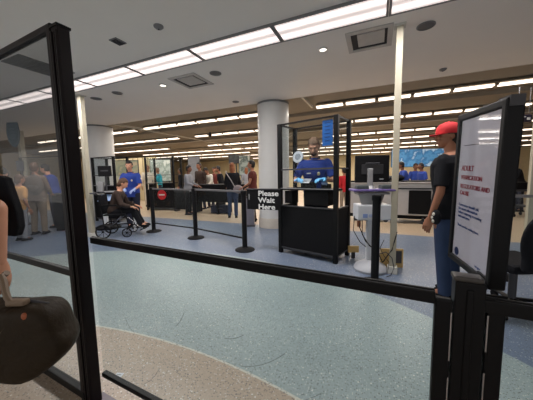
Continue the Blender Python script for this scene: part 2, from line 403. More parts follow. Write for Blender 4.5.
# ------------------------------------------------------------------ columns and poles
def column(u, v, r, label):
    t = thing('column', label, 'column', (u, v, 0))
    MB().lathe([(r, .24), (r, ZC-.10), (r, ZC-.002)], n=48).build('shaft', mat('column_paint', (205, 204, 202), .4, var=.04), t, True)
    MB().lathe([(r+.02, 0), (r+.02, .2), (r+.004, .245)], n=48).build('base_band', mat('column_band', (190, 182, 172), .4), t, True)
    MB().lathe([(r+.012, ZC-.045), (r+.012, ZC-.004)], n=48).build('collar', X('vent'), t, True)
column(-2.385, 5.93, .385, 'round white column behind the glass screened booth')
column(-8.75, 5.75, .42, 'round white column at left beside the monitor podium')
def pole(u, v, w, label, d=None):
    t = thing('power_pole', label, 'pole', (u, v, 0))
    MB().box((0, 0, ZC/2), (w, d or w*.8, ZC-.004)).build('shaft', X('cream'), t, bev=.008)
    MB().box((0, 0, .05), (w+.04, (d or w*.8)+.04, .1)).build('base_cover', X('white'), t, bev=.006)
    MB().box((0, 0, ZC-.012), (w+.05, (d or w*.8)+.05, .02)).build('ceiling_plate', X('white'), t)
pole(.215, 3.55, .075, 'cream floor to ceiling pole right of the purple shelf stand')
pole(-5.78, 3.47, .11, 'cream floor to ceiling pole right of the tall glass panel post')
pole(2.48, 5.80, .12, 'cream floor to ceiling pole at the right edge behind the sign')
q = DP(23, 160, 9.2); pole(q.x, q.y, .17, 'cream pole at far left beside the grey oval seal')

# ------------------------------------------------------------------ near barrier
A = Vector((-1.470, .880, 0)); B = Vector((.163, .808, 0)); bd = (B-A).normalized(); brz = math.atan2(bd.y, bd.x)
acry = glassmat('acrylic_clear', (246, 249, 249), .02, .03, haze=.004)
def low_panel(sA, L, label, end_post=True, rz=brz):
    p = A + bd*sA
    t = thing('queue_barrier', label, 'barrier', (p.x, p.y, 0), rz)
    MB().box((L/2, 0, .953), (L, .03, .036)).box((L/2, 0, .953), (L, .012, .044)).build('top_rail', X('black'), t, bev=.004)
    MB().box((L/2, 0, .137), (L, .03, .026)).build('bottom_rail', X('black'), t, bev=.004)
    MB().box((L/2, 0, .545), (L+.006, .004, .80)).build('glass_pane', acry, t)
    return t
tp = low_panel(0.0, 1.630, 'long black framed low barrier panel with clear acrylic in the foreground')
MB().box((1.650, 0, .478), (.042, .024, .95)).build('end_post', X('black'), tp, bev=.006)
# scratches in the acrylic
mb = MB(); rs = random.Random(3)
for (x, z, L, a) in ((.98, .52, .22, .25), (1.08, .40, .26, .22), (.62, .60, .10, .7), (1.2, .34, .2, .3), (.35, .2, .18, .5), (.9, .62, .1, .1), (.25, .55, .08, -1.2)):
    pts = [(x+L*k/8*math.cos(a+k*.03), -.0045, z+L*k/8*math.sin(a+k*.04)) for k in range(9)]
    mb.tube(pts, .0006, 4)
mb.build('scratch_marks', mat('scratch_dark', (60, 66, 68), .7), tp)
low2 = low_panel(1.735, 1.6, 'black framed low barrier panel at the lower right corner')
MB().box((.027, 0, .485), (.038, .024, .965)).build('end_post', X('black'), low2, bev=.006)
p = G(119, 375)
t = thing('paper_scrap', 'small pale paper label on the tan floor behind the low panel', 'paper', (p.x, p.y, 0), .3)
MB().box((0, 0, .001), (.05, .035, .001)).build('sheet', X('wplast'), t); MB().box((0, 0, .0017), (.03, .004, .0004)).build('printed_line', X('darkgrey'), t)
# heavy post carrying the sign
pm = A + bd*1.7055
t = thing('sign_post', 'heavy black square post carrying the notice at lower right', 'post', (pm.x, pm.y, 0), brz)
MB().box((0, .008, .505), (.066, .045, 1.01)).box((0, -.016, .5), (.016, .006, .98)).build('post', X('black'), t, bev=.006)
MB().box((-.004, .008, 1.016), (.066, .045, .014)).build('cap', mat('post_cap', (70, 66, 64), .35, .4), t, bev=.005)
MB().box((-.0385, -.014, .85), (.003, .003, .14)).box((-.0385, -.014, .56), (.003, .003, .34)).box((.0385, -.014, .88), (.003, .003, .10)).box((.0385, -.014, .62), (.003, .003, .30)).build('edge_strip', X('chrome'), t)
MB().box((0, 0, .006), (.3, .3, .012)).build('foot_plate', X('matte'), t, bev=.003)
# tall panel on the left, in a slightly nearer plane
tA = Vector((A.x+.012, A.y-.075, 0))
t = thing('glass_screen', 'tall black framed glass screen at the left edge', 'screen', (tA.x, tA.y, 0), brz)
MB().box((-.9-.06, 0, 2.065), (1.8, .03, .034)).build('top_rail', X('bronze'), t, bev=.004)
MB().box((-.9-.06, 0, .775), (1.8, .03, .036)).build('middle_rail', X('black'), t, bev=.004)
MB().box((-.9-.06, 0, .045), (1.8, .04, .045)).build('bottom_rail', X('black'), t, bev=.004)
gl = glassmat('screen_glass', (226, 227, 227), .022, .02, haze=.003, hazecol=(190, 188, 184))
MB().box((-.96, 0, 1.42), (1.8, .006, 1.27)).build('upper_pane', gl, t)
MB().box((-.96, 0, .41), (1.8, .006, .70)).build('lower_pane', glassmat('lower_glass', (240, 242, 242), .02, .02), t)
MB().box((-.077, 0, 1.04), (.036, .036, 2.07)).box((-.099, -.0, 1.04), (.010, .026, 2.05)).build('end_stile', X('bronze'), t, bev=.004)
t = thing('barrier_post', 'tall black grooved post joining the glass screen and low barrier', 'post', (tA.x-.018, tA.y+.012, 0), brz)
mb = MB(); mb.box((0, 0, 1.025), (.060, .055, 2.05)); mb.box((-.020, -.03, 1.02), (.012, .012, 2.02)); mb.box((.022, -.03, 1.02), (.012, .012, 2.02)); mb.box((.001, -.029, 1.02), (.010, .006, 2.02))
mb.build('shaft', X('bronze'), t, bev=.003)
MB().box((0, 0, 2.055), (.068, .065, .012)).build('cap', X('black'), t)
MB().poly([(.03, -.30, .004), (.36, -.30, .004), (.30, .06, .004), (-.02, .06, .004)], (0, 0, .006)).build('foot_plate', X('lilac'), t)

# ------------------------------------------------------------------ notice at the right
P0 = DP(507, 290, .745); P0.z = 0
sd = Vector((math.sin(R(19.3)), math.cos(R(19.3)))); sdw = c2w(sd.x, sd.y, 0)      # towards the far edge
sdw = c2w(-.0, 0, 0) + c2w(math.sin(R(19.3)), math.cos(R(19.3)), 0)
n0 = DP(497.5, 285, .735); f0 = DP(453.5, 256, 1.02)
n0.z = 0; f0.z = 0
sdw = (f0-n0); SL = sdw.length; sdw.normalize()
t = thing('notice_board', 'black framed white notice with red and blue text facing left', 'sign', (n0.x, n0.y, .957), math.atan2(sdw.y, sdw.x))
# local: x to the far edge, +y is the face side (image left) or not
fs = 1; t.rotation_euler.y = -R(2.5)
H0, H1 = -.022, .548
mb = MB(); TH = .045
mb.box((SL/2, 0, H0+.012), (SL, TH, .026)); mb.box((SL/2, 0, H1-.012), (SL, TH, .026)); mb.box((.012, 0, (H0+H1)/2), (.026, TH, H1-H0)); mb.box((SL-.012, 0, (H0+H1)/2), (.026, TH, H1-H0))
mb.build('frame', X('blackp'), t, bev=.006)
MB().box((SL/2, 0, (H0+H1)/2), (SL-.04, TH*.5, H1-H0-.04)).build('backing', X('blackp'), t)
MB().box((SL/2, fs*TH*.30, (H0+H1)/2), (SL-.046, .003, H1-H0-.046)).build('paper', X('signw'), t)
MB().box((SL/2, fs*TH*.42, (H0+H1)/2), (SL-.046, .002, H1-H0-.046)).build('cover_pane', glassmat('sign_cover', (245, 245, 248), .10, .04), t)
MB().box((.03, 0, H1+.002), (.05, .030, .008)).box((-.002, 0, H1-.01), (.006, .034, .03)).build('corner_clip', X('darkgrey'), t)
def sgn(body, size, xfar, z, m, bold=0):
    # reading direction on the face runs from the far edge to the near edge
    o = Vector((xfar, fs*TH*.30+.0022, z)); return lettering(body, size, X(m), t, frame_mat(o, (-1, 0, 0), (0, 0, 1)), bold=bold)
yy = H1+.012
sgn('ADULT', .027, SL-.05, yy-.222, 'textred', .0004)
sgn('VERIFICATION', .022, SL-.05, yy-.254, 'textred', .0003)
sgn('REGULATORS AND', .022, SL-.05, yy-.287, 'textred', .0003)
sgn('CAUSE', .022, SL-.05, yy-.312, 'textred', .0003)
sgn('Customers should ask\nfor more information\nbefore entering screening\nand wait here', .0155, SL-.05, yy-.355, 'textblue')
sgn('Thank you for waiting here.', .0135, SL-.05, yy-.434, 'textblue')
sgn('tsa.gov', .012, .10, H0+.035, 'textblue')
MB().cyl((SL-.06, TH*.30+.001, H0+.045), (SL-.06, TH*.30+.003, H0+.045), .016, n=24).build('round_logo', X('logo'), t)
MB().box((SL/2, TH*.30+.002, yy-.13), (SL-.11, .001, .003)).build('rule_line', X('vent'), t)
rz_ = math.atan2(sdw.y, sdw.x)
lp = Matrix.Rotation(-rz_, 3, 'Z') @ (Vector((pm.x, pm.y, 0)) - Vector((n0.x, n0.y, 0)))
MB().cyl((lp.x, lp.y, -.06), (lp.x, lp.y, -.005), .014, n=12).cyl((lp.x, lp.y, -.015), (.05, 0, -.015), .011, n=10).box((.05, 0, -.005), (.06, .04, .03), bev=.005).build('mounting_bracket', X('black'), t)

# ------------------------------------------------------------------ stanchions and rail panels
def stanchion(g, h, label, rail=True):
    t = thing('stanchion', label, 'stanchion', (g.x, g.y, 0), 0)
    MB().lathe([(.002, .0), (.17, 0), (.175, .012), (.155, .026), (.06, .045), (.045, .06)], n=36).build('base', X('matte'), t, True)
    MB().cyl((0, 0, .05), (0, 0, h-.03), .044, n=20).build('pole', X('blackp'), t, True)
    MB().lathe([(.048, h-.07), (.052, h-.06), (.052, h-.01), (.036, h)], n=20).build('belt_head', X('blackp'), t, True)
    return t
s1 = G(154, 231.5); s2 = G(196, 238); s3 = G(245, 250); s4 = G(374.5, 284)
stanchion(s1, 1.06, 'black stanchion nearest the wheelchair, with round base')
stanchion(s2, 1.06, 'black stanchion in the middle of the clear rail panels')
stanchion(s3, 1.05, 'black stanchion holding the wait here sign')
stanchion(s4, 1.06, 'black stanchion in front of the purple shelf stand')
s5 = G(497, 276); s6 = G(640, 285)
stanchion(s5, 1.02, 'black stanchion hidden behind the notice at right')
stanchion(s6, 1.02, 'black stanchion outside the right edge of the picture')
def rail_panel(a, b, label, z1=1.03, z0=.21):
    d = b-a; L = d.length-.09
    t = thing('rail_barrier', label, 'barrier', ((a.x+b.x)/2, (a.y+b.y)/2, 0), math.atan2(d.y, d.x))
    MB().box((0, 0, z1), (L, .03, .034)).build('top_rail', mat('rail_grey', (110, 108, 110), .4, .5), t, bev=.003)
    MB().box((0, 0, z0), (L, .028, .026)).build('bottom_rail', X('black'), t, bev=.003)
    MB().box((0, 0, (z0+z1)/2), (L-.03, .004, z1-z0)).build('glass_pane', acry, t)
rail_panel(s1, s2, 'clear rail panel between the wheelchair stanchion and the middle one')
rail_panel(s2, s3, 'clear rail panel ending at the wait here sign')
rail_panel(s5, s6, 'black railed clear panel behind the notice at right', 1.0, .28)
# "Please Wait Here" sign between stanchion and booth
wa = DP(247, 191, 4.28); wb = DP(281, 191, 4.02); wa.z = wb.z = 0; d = wb-wa
t = thing('hanging_sign', 'black sign reading Please Wait Here in white letters', 'sign', (wa.x, wa.y, .72), math.atan2(d.y, d.x))
W = d.length
MB().box((W/2, 0, .18), (W, .02, .34)).build('panel', X('matte'), t, bev=.004)
MB().box((W/2-.01, -.002, .352), (W, .035, .022)).build('top_bar', mat('sign_bar', (60, 60, 64), .4, .4), t)
MB().box((.045, -.012, .22), (.012, .004, .1)).build('clip', X('chrome'), t)
lettering('Please\nWait\nHere', .118, X('textw'), t, frame_mat((.215, -.0115, .245), (1, 0, 0), (0, 0, 1)) @ Matrix.Diagonal((1.25, 1, 1, 1)), bold=.003)

# ------------------------------------------------------------------ booth (kiosk)
def booth(loc, rz, Wd, Dp, label, framed=True, top=2.08, ptop=.80):
    t = thing('security_booth', label, 'booth', loc, rz)      # origin at front right foot, x to the right, y back
    P = .062
    corners = [(-P/2, P/2), (-Wd+P/2, P/2), (-P/2, Dp-P/2), (-Wd+P/2, Dp-P/2)]
    for (x, y) in corners: MB().box((x, y, top/2), (P, P, top)).build('post', X('black'), t, bev=.004)
    mb = MB()
    for z, h in ((top-.012, .024),):
        mb.box((-Wd/2, P/2, z), (Wd-2*P, .03, h)); mb.box((-P/2, Dp/2, z), (.03, Dp-2*P, h)); mb.box((-Wd+P/2, Dp/2, z), (.03, Dp-2*P, h)); mb.box((-Wd/2, Dp-P/2, z), (Wd-2*P, .03, h))
    if framed: mb.build('top_frame', X('black'), t)
    MB().box((-Wd/2, P/2, 1.385), (Wd-2*P, .03, .026)).box((-P/2, Dp/2, 1.385), (.03, Dp-2*P, .02)).build('crossbar', X('darkgrey'), t)
    MB().box((-Wd/2, .025, (ptop+.10)/2), (Wd-2*P, .02, ptop-.10)).build('front_panel', X('matte'), t)
    for x in (-.025, -Wd+.025): MB().box((x, Dp/2, (ptop+.10)/2), (.02, Dp-2*P, ptop-.10)).build('side_panel', X('matte'), t)
    for zz_ in (ptop, .10):
        MB().box((-Wd/2, .02, zz_), (Wd-2*P, .03, .02)).build('front_edge_strip', mat('edge_grey', (75, 75, 78), .4, .5), t)
        MB().box((-.025, Dp/2, zz_), (.03, Dp-2*P, .02)).build('side_edge_strip', mat('edge_grey', (75, 75, 78), .4, .5), t)
    MB().box((-Wd/2, Dp*.28, 1.07), (Wd-.06, Dp*.46, .03)).build('desk_top', X('blackp'), t, bev=.004)
    MB().box((-Wd/2, -.006, 1.085), (Wd-2*P, .012, .012)).build('desk_edge', X('grey'), t)
    MB().box((-.36, Dp*.27, .94), (.40, Dp*.36, .22)).build('desk_cabinet', X('matte'), t, bev=.004)
    MB().box((-Wd+.18, Dp*.27, .94), (.14, Dp*.36, .2)).build('desk_bracket', X('matte'), t)
    MB().box((-Wd/2, Dp/2, .06), (Wd-2*P, Dp-2*P, .02)).build('floor_shelf', X('darkgrey'), t)
    ga = glassmat('booth_glass', (240, 243, 244), .018, .02)
    MB().box((-Wd/2, P/2, (1.40+top)/2), (Wd-2*P, .005, top-1.42)).build('upper_pane', ga, t)
    MB().box((-Wd/2, P/2, 1.235), (Wd-2*P, .005, .27)).build('lower_pane', ga, t)
    for x in (-P/2, -Wd+P/2): MB().box((x, Dp/2, (1.40+top)/2), (.005, Dp-2*P, top-1.42)).build('side_pane', ga, t)
    return t
FR = G(336.5, 264.5); brz2 = R(-14.8)
bo = booth((FR.x, FR.y, 0), brz2, 1.03, .53, 'black framed glass screened booth with the officer in the centre', top=2.115)
def at_booth(x, y, z):
    c, s = math.cos(brz2), math.sin(brz2); return Vector((FR.x + x*c - y*s, FR.y + x*s + y*c, z))
p = at_booth(-.085-.09, .0, 1.76)
t = thing('blue_placard', 'blue vertical lane placard fixed inside the booth top', 'sign', p, brz2)
MB().box((0, .052, .13), (.16, .006, .36)).build('card', X('blueplac'), t)
mb = MB()
for i in range(6): mb.box((-.0, .047, .27-.05*i), (.09-.01*(i % 3), .003, .012))
mb.build('printed_lines', mat('placard_ink', (20, 50, 110), .6), t)
p = at_booth(-.52, .12, 1.085)
t = thing('passport_reader', 'black document reader with white label on the booth desk', 'scanner', p, brz2-.1)
MB().box((0, 0, .05), (.20, .16, .10)).build('body', X('blackp'), t, bev=.012)
MB().box((.0, -.06, .12), (.15, .10, .004), rx=.7).build('label_plate', X('wplast'), t)
lettering('TSA', .04, X('logo'), t, Matrix.Translation((-.045, -.078, .108)) @ Matrix.Rotation(.7, 4, 'X'))
p = at_booth(-.24, .16, 1.085)
t = thing('card_reader', 'small black keypad with pale screen at the right of the booth desk', 'keypad', p, brz2)
MB().box((0, 0, .035), (.12, .12, .07)).build('body', X('blackp'), t, bev=.01); MB().box((0, -.055, .075), (.08, .03, .03), rx=.5).build('screen', X('ltblue'), t)
p = at_booth(-.62, .12, 1.085)
t = thing('desk_magnifier', 'round clear magnifier on a stand before the officer', 'magnifier', at_booth(-.72, .17, 1.085), brz2)
MB().lathe([(.002, 0), (.05, 0), (.05, .012), (.01, .02)], n=20).build('base', X('blackp'), t, True)
MB().tube([(0, 0, .015), (-.02, 0, .2), (-.03, 0, .38), (0, -.03, .43)], .007).build('arm', X('grey'), t, True)
MB().lathe([(.085, -.008), (.095, -.008), (.095, .008), (.085, .008)], n=28).xf(Matrix.Translation((0, -.03, .50)) @ Matrix.Rotation(R(80), 4, 'X')).build('rim', X('wplast'), t, True)
MB().sph((0, 0, 0), .086, (1, 1, .12), 20).xf(Matrix.Translation((0, -.03, .50)) @ Matrix.Rotation(R(80), 4, 'X')).build('lens', glassmat('frosted_lens', (215, 220, 225), .3, .2, haze=.30, hazecol=(225, 228, 232)), t, True)

# second booth farther left with the red no-entry disc
k0 = DP(175.5, 208, 9.6); k1 = DP(147, 209, 9.9); k0.z = k1.z = 0; d = k0-k1; rzk = math.atan2(d.y, d.x)
bo2 = booth((k0.x, k0.y, 0), rzk, d.length, .6, 'black framed glass booth far at left behind the no entry disc', ptop=.82, framed=False)
t = thing('no_entry_sign', 'round red no entry disc with a white bar', 'sign', k1+(k0-k1)*.57+Vector((0, 0, 0)), rzk)
MB().cyl((0, -.03, .62), (0, -.018, .62), .19, n=36).build('disc', X('red'), t); MB().box((0, -.034, .62), (.25, .006, .05)).build('white_bar', X('textw'), t)
t = thing('partition_panel', 'black waist high panel extending right of the far booth', 'partition', k0, rzk)
MB().box((.35, .0, .42), (.62, .05, .72)).build('panel', X('matte'), t); MB().box((.35, 0, .80), (.66, .07, .03)).build('top_rail', X('darkgrey'), t)
MB().box((.08, 0, .03), (.05, .3, .06)).box((.62, 0, .03), (.05, .3, .06)).build('foot', X('darkgrey'), t)
# bins and shoes beneath
for px, dx, lb in ((159, .3, 'grey plastic tray on the floor under the no entry disc'),):
    p = G(px, 205.5); t = thing('tray_stack', lb, 'tray', p, rzk)
    mb = MB()
    for i in range(3): mb.box((0, 0, .04+i*.07), (.42-.01*i, .3, .05), bev=.01)
    mb.build('tray', mat('tray_grey', (140, 140, 138), .5), t)
for px, lb in ((168, 'dark bag with white trim on the floor right of the tray'), (177, 'dark shoe shaped bag on the floor near the black panel')):
    p = G(px, 204.8); t = thing('small_bag', lb, 'bag', p, .3)
    MB().sph((0, 0, .09), .1, (2.0, 1.1, .9), 14).build('body', X('blackc'), t, True); MB().tube([(-.1, 0, .15), (-.05, 0, .24), (.05, 0, .24), (.1, 0, .15)], .012).build('strap', X('whitec'), t)

# ------------------------------------------------------------------ podium stands with monitor
def monitor(t, x, z, w, h, back=True, rz=0):
    pass
def doc_stand(p, rz, label, shelfmat, mirror=1, boxes=True):
    t = thing('document_stand', label, 'stand', p, rz)         # local: -y towards the camera
    MB().lathe([(.002, 0), (.21, 0), (.215, .03), (.19, .07), (.12, .11), (.06, .15)], n=36).build('base', mat('stand_base', (165, 168, 175), .45), t, True)
    MB().box((-.02, 0, .42), (.085, .07, .66)).build('column', X('wplast'), t, bev=.012)
    MB().box((0, 0, .80), (.42, .26, .20)).build('printer_box', X('wplast'), t, bev=.015)
    MB().sph((.03, -.135, .83), .02, (1, .4, 1.5)).build('port', X('blackp'), t)
    mb = MB(); mb.box((-.12, -.132, .76), (.06, .004, .05)); mb.box((-.04, -.132, .77), (.07, .003, .012)); mb.box((-.04, -.132, .75), (.07, .003, .008))
    mb.build('badge', mat('badge_blue', (130, 150, 200), .5), t)
    # curved grey bracket between box and shelf
    MB().loft([((0, .02, .90), (1, 0, 0), (0, 1, 0), .13, .08), ((0, .02, .97), (1, 0, 0), (0, 1, 0), .15, .09), ((0, .02, 1.03), (1, 0, 0), (0, 1, 0), .17, .10)]).build('bracket', X('grey'), t, True)
    MB().box((0, 0, 1.085), (.54, .30, .03)).build('shelf', shelfmat, t, bev=.012)
    MB().box((0, .03, 1.04), (.40, .22, .03)).build('under_tray', X('grey'), t, bev=.008)
    return t
q = DP(370, 276, 3.30)
t = doc_stand((q.x, q.y, 0), R(FA)-.08, 'grey stand with purple shelf, white printer and black monitor', X('purple'))
MB().box((-.02, .03, 1.22), (.07, .05, .30)).build('monitor_neck', X('grey'), t, bev=.015)
MB().loft([((-.02, .0, 1.085), (1, 0, 0), (0, 1, 0), .07, .06), ((-.02, .02, 1.14), (1, 0, 0), (0, 1, 0), .045, .04)]).build('neck_foot', X('grey'), t, True)
mo = MB().box((.01, .06, 1.36), (.44, .045, .36), bev=.012).build('monitor', X('blackp'), t)
MB().box((.01, .036, 1.355), (.28, .012, .13), bev=.005).build('monitor_back_plate', mat('monitor_back', (38, 38, 42), .4), mo)
MB().tube([(-.08, .028, 1.42), (-.08, .015, 1.435), (.09, .015, 1.435), (.09, .028, 1.42)], .008).build('monitor_handle', X('darkgrey'), mo)
MB().box((.13, .036, 1.225), (.05, .003, .012)).build('serial_label', X('wplast'), mo)
for sx in (-.14, .17): MB().box((sx, -.02, 1.115), (.15, .16, .07), bev=.02).build('keypad', mat('keypad_greygreen', (62, 70, 72), .5), t)
# cables hanging from the printer
rs = random.Random(5)
mb = MB()
mb.tube([(-.15, -.02, .72), (-.17, -.06, .6), (-.10, -.1, .42), (-.02, -.1, .34), (.1, -.08, .32)], .006)
mb.tube([(-.22, 0, .74), (-.24, -.03, .55), (-.16, -.06, .40), (-.08, -.06, .33)], .005)
mb.tube([(-.12, .0, .71), (-.13, -.05, .5), (-.05, -.1, .36), (.06, -.1, .28), (.14, -.05, .12)], .006)
mb.build('cable_bundle', X('cable'), t, True)
MB().box((-.17, -.03, .64), (.04, .03, .08)).build('plug', mat('copper_plug', (140, 85, 60), .4), t)
mb = MB(); pp = (.20, 3.49)
q2 = DP(393, 255, 3.1)
def loopc(pts, label, r=.007, m='cable'):
    t = thing('cable', label, 'cable', pts[0]); o = Vector(pts[0])
    MB().tube([Vector(p)-o for p in pts], r).build('cord', X(m), t, True); return t
loopc([DP(383, 262, 3.25), DP(388, 255, 3.2), DP(392, 250, 3.12), DP(394, 243, 3.1), DP(396, 236, 3.1), DP(397, 232, 3.12)], 'black cable curling up beside the cream pole')
loopc([DP(372, 262, 3.3), DP(379, 254, 3.2), DP(386, 252, 3.1), DP(392, 258, 3.05), DP(394, 268, 3.05), DP(391, 275, 3.05), DP(386, 277, 3.05)], 'grey looped cable around the foot of the cream pole', .006, 'darkgrey')
loopc([DP(384, 240, 3.3), DP(380, 248, 3.25), DP(384, 256, 3.2), DP(389, 262, 3.15), DP(388, 270, 3.1)], 'thin black cable dropping behind the stanchion', .004)
def wood_frame():
    p = G(393, 269); t = thing('wood_box', 'pale wooden box with dark insert behind the cream pole', 'box', p, R(FA)-.15)
    MB().box((.0, .08, .13), (.30, .03, .26)).build('board', X('wood'), t, bev=.003)
    MB().box((.06, .060, .15), (.13, .01, .17)).build('insert', X('darkgrey'), t)
    MB().box((-.1, .10, .02), (.5, .06, .04)).build('base_board', X('wood'), t)
wood_frame()
p = G(352, 262); t = thing('wood_block', 'small pale wooden block left of the grey stand base', 'block', (p.x, p.y+.2, 0), R(FA)); MB().box((0, .0, .14), (.16, .03, .10)).build('board', X('wood'), t); MB().box((0, 0, .05), (.05, .03, .1)).build('foot', X('darkgrey'), t)

# left podium
q = DP(109, 235, 6.45)
t = thing('monitor_podium', 'white podium with monitor and pale blue tray behind the wheelchair', 'podium', (q.x, q.y, 0), R(FA)+.2)
MB().lathe([(.002, 0), (.30, 0), (.30, .04), (.2, .09), (.08, .12)], n=32).build('base', X('matte'), t, True)
MB().box((-.05, 0, .45), (.11, .09, .7)).build('column', X('wplast'), t, bev=.01)
MB().box((.18, -.05, .80), (.62, .3, .02), rx=.5).build('tray', X('ltblue'), t, bev=.004)
MB().box((.1, .06, .95), (.55, .3, .03)).build('shelf', X('grey'), t, bev=.008)
MB().box((-.12, .05, 1.08), (.14, .1, .26), ry=.15).build('scanner', X('grey'), t, bev=.02)
mo = MB().box((-.0, .05, 1.48), (.34, .05, .27), rz=-.25, bev=.012).build('monitor', X('blackp'), t)
MB().box((-.0, .021, 1.49), (.2, .006, .03), rz=-.25).build('monitor_label', X('darkgrey'), mo)
MB().cyl((0, .08, .95), (0, .08, 1.38), .022).build('monitor_neck', X('darkgrey'), t)
# black framed glass behind the podium (third booth)
q = DP(118, 225, 7.2); q1 = DP(96, 225, 7.6); q.z = q1.z = 0; d = q-q1
booth((q.x, q.y, 0), math.atan2(d.y, d.x), d.length, .5, 'narrow black framed glass booth at left before the white column', top=1.92, ptop=.8)

# ------------------------------------------------------------------ wheelchair
q = G(116, 235.5); wl = q.copy()
t = thing('wheelchair', 'black transport wheelchair seen from the side beside the podium', 'wheelchair', (q.x, q.y, 0), R(FA-90)+.25)   # +y = facing direction (image right)
for s in (-1, 1):
    f = MB(); x = s*.23
    f.tube([(x, -.34, .98), (x, -.25, .98), (x, -.22, .95), (x, -.16, .50), (x, -.14, .18)], .013)
    f.tube([(x, -.16, .50), (x, .26, .50), (x, .30, .46), (x, .34, .2), (x, .30, .16)], .012)
    f.tube([(x, -.18, .70), (x, .12, .70), (x, .20, .66), (x, .22, .50)], .011)
    f.tube([(x, -.14, .22), (x, .30, .22)], .011)
    f.build('side_frame', X('black'), t, True)
    MB().cyl((x, -.36, .98), (x, -.25, .98), .019).build('push_handle', X('darkgrey'), t)
    MB().box((x, 0, .715), (.05, .26, .025), bev=.008).build('armrest', X('blackp'), t)
    for yy_, r in ((-.16, .15), (.30, .10)):
        w = MB(); n = 28
        w.tube([(x+s*.03, yy_+r*.92*math.cos(2*PI*k/n), r+r*.92*math.sin(2*PI*k/n)) for k in range(n)], r*.08+.004, 6, closed=True)
        for k in range(8): w.cyl((x+s*.03, yy_, r), (x+s*.03, yy_+r*.9*math.cos(PI*k/4), r+r*.9*math.sin(PI*k/4)), .004, n=5)
        w.cyl((x+s*.01, yy_, r), (x+s*.05, yy_, r), .02, n=10)
        w.build('wheel', X('black'), t, True)
    MB().tube([(x, .33, .44), (x*.85, .46, .30), (x*.85, .58, .16)], .011).build('leg_rest', X('chrome'), t, True)
    MB().box((x*.62, .62, .15), (.14, .16, .015), rx=.35).build('footplate', X('blackp'), t, bev=.004)
MB().box((0, .06, .50), (.44, .42, .035), bev=.012).build('seat', X('blackc'), t)
MB().box((0, -.19, .72), (.44, .03, .42), rx=.08, bev=.01).build('backrest', X('blackc'), t)
MB().cyl((-.22, -.1, .22), (.22, .2, .47), .009).cyl((.22, -.1, .22), (-.22, .2, .47), .009).build('cross_brace', X('chrome'), t)
MB().tube([(-.23, -.36, .98), (0, -.37, .99), (.23, -.36, .98)], .01).build('push_bar', X('darkgrey'), t)

# ------------------------------------------------------------------ people
def hand(mb, w, d, nrm, side, s=1.0, curl=.5, fine=True):
    """palm from the wrist w along d; nrm = palm facing; side=+1 thumb towards d x nrm"""
    d = Vector(d).normalized(); nrm = Vector(nrm); nrm = (nrm - d*nrm.dot(d)).normalized(); lat = d.cross(nrm)*side
    h = MB()
    h.loft([(w, lat, nrm, .026*s, .02*s), (w+d*.03*s, lat, nrm, .036*s, .018*s), (w+d*.075*s, lat, nrm, .042*s, .015*s), (w+d*.092*s, lat, nrm, .038*s, .011*s)], 12)
    for i, (o, L) in enumerate(((.030, .070), (.010, .080), (-.010, .075), (-.030, .058))):
        p = w + d*.088*s + lat*o*s; a = curl*(.35+.1*i); dd = d; r = .0088*s
        for k, fr in enumerate((.45, .32, .25)):
            dd = (d*math.cos(a) + nrm*math.sin(a)); q = p + dd*L*fr*s
            h.cap(p, q, r, r*.92, 8); p = q; r *= .92; a += curl*.75
    p = w + d*.028*s + lat*.03*s; q = p + (d*.6+lat*.7+nrm*.3).normalized()*.04*s; q2 = q + (d*.9+lat*.15+nrm*.45).normalized()*.032*s
    h.cap(p, q, .0125*s, .011*s, 8); h.cap(q, q2, .0105*s, .0085*s, 8)
    if fine:
        me = remesh(h, .0038*s, 2); mb.addmesh(me); bpy.data.meshes.remove(me)
    else:
        me = h.mesh('h'); mb.addmesh(me); bpy.data.meshes.remove(me)
PEOPLE = []
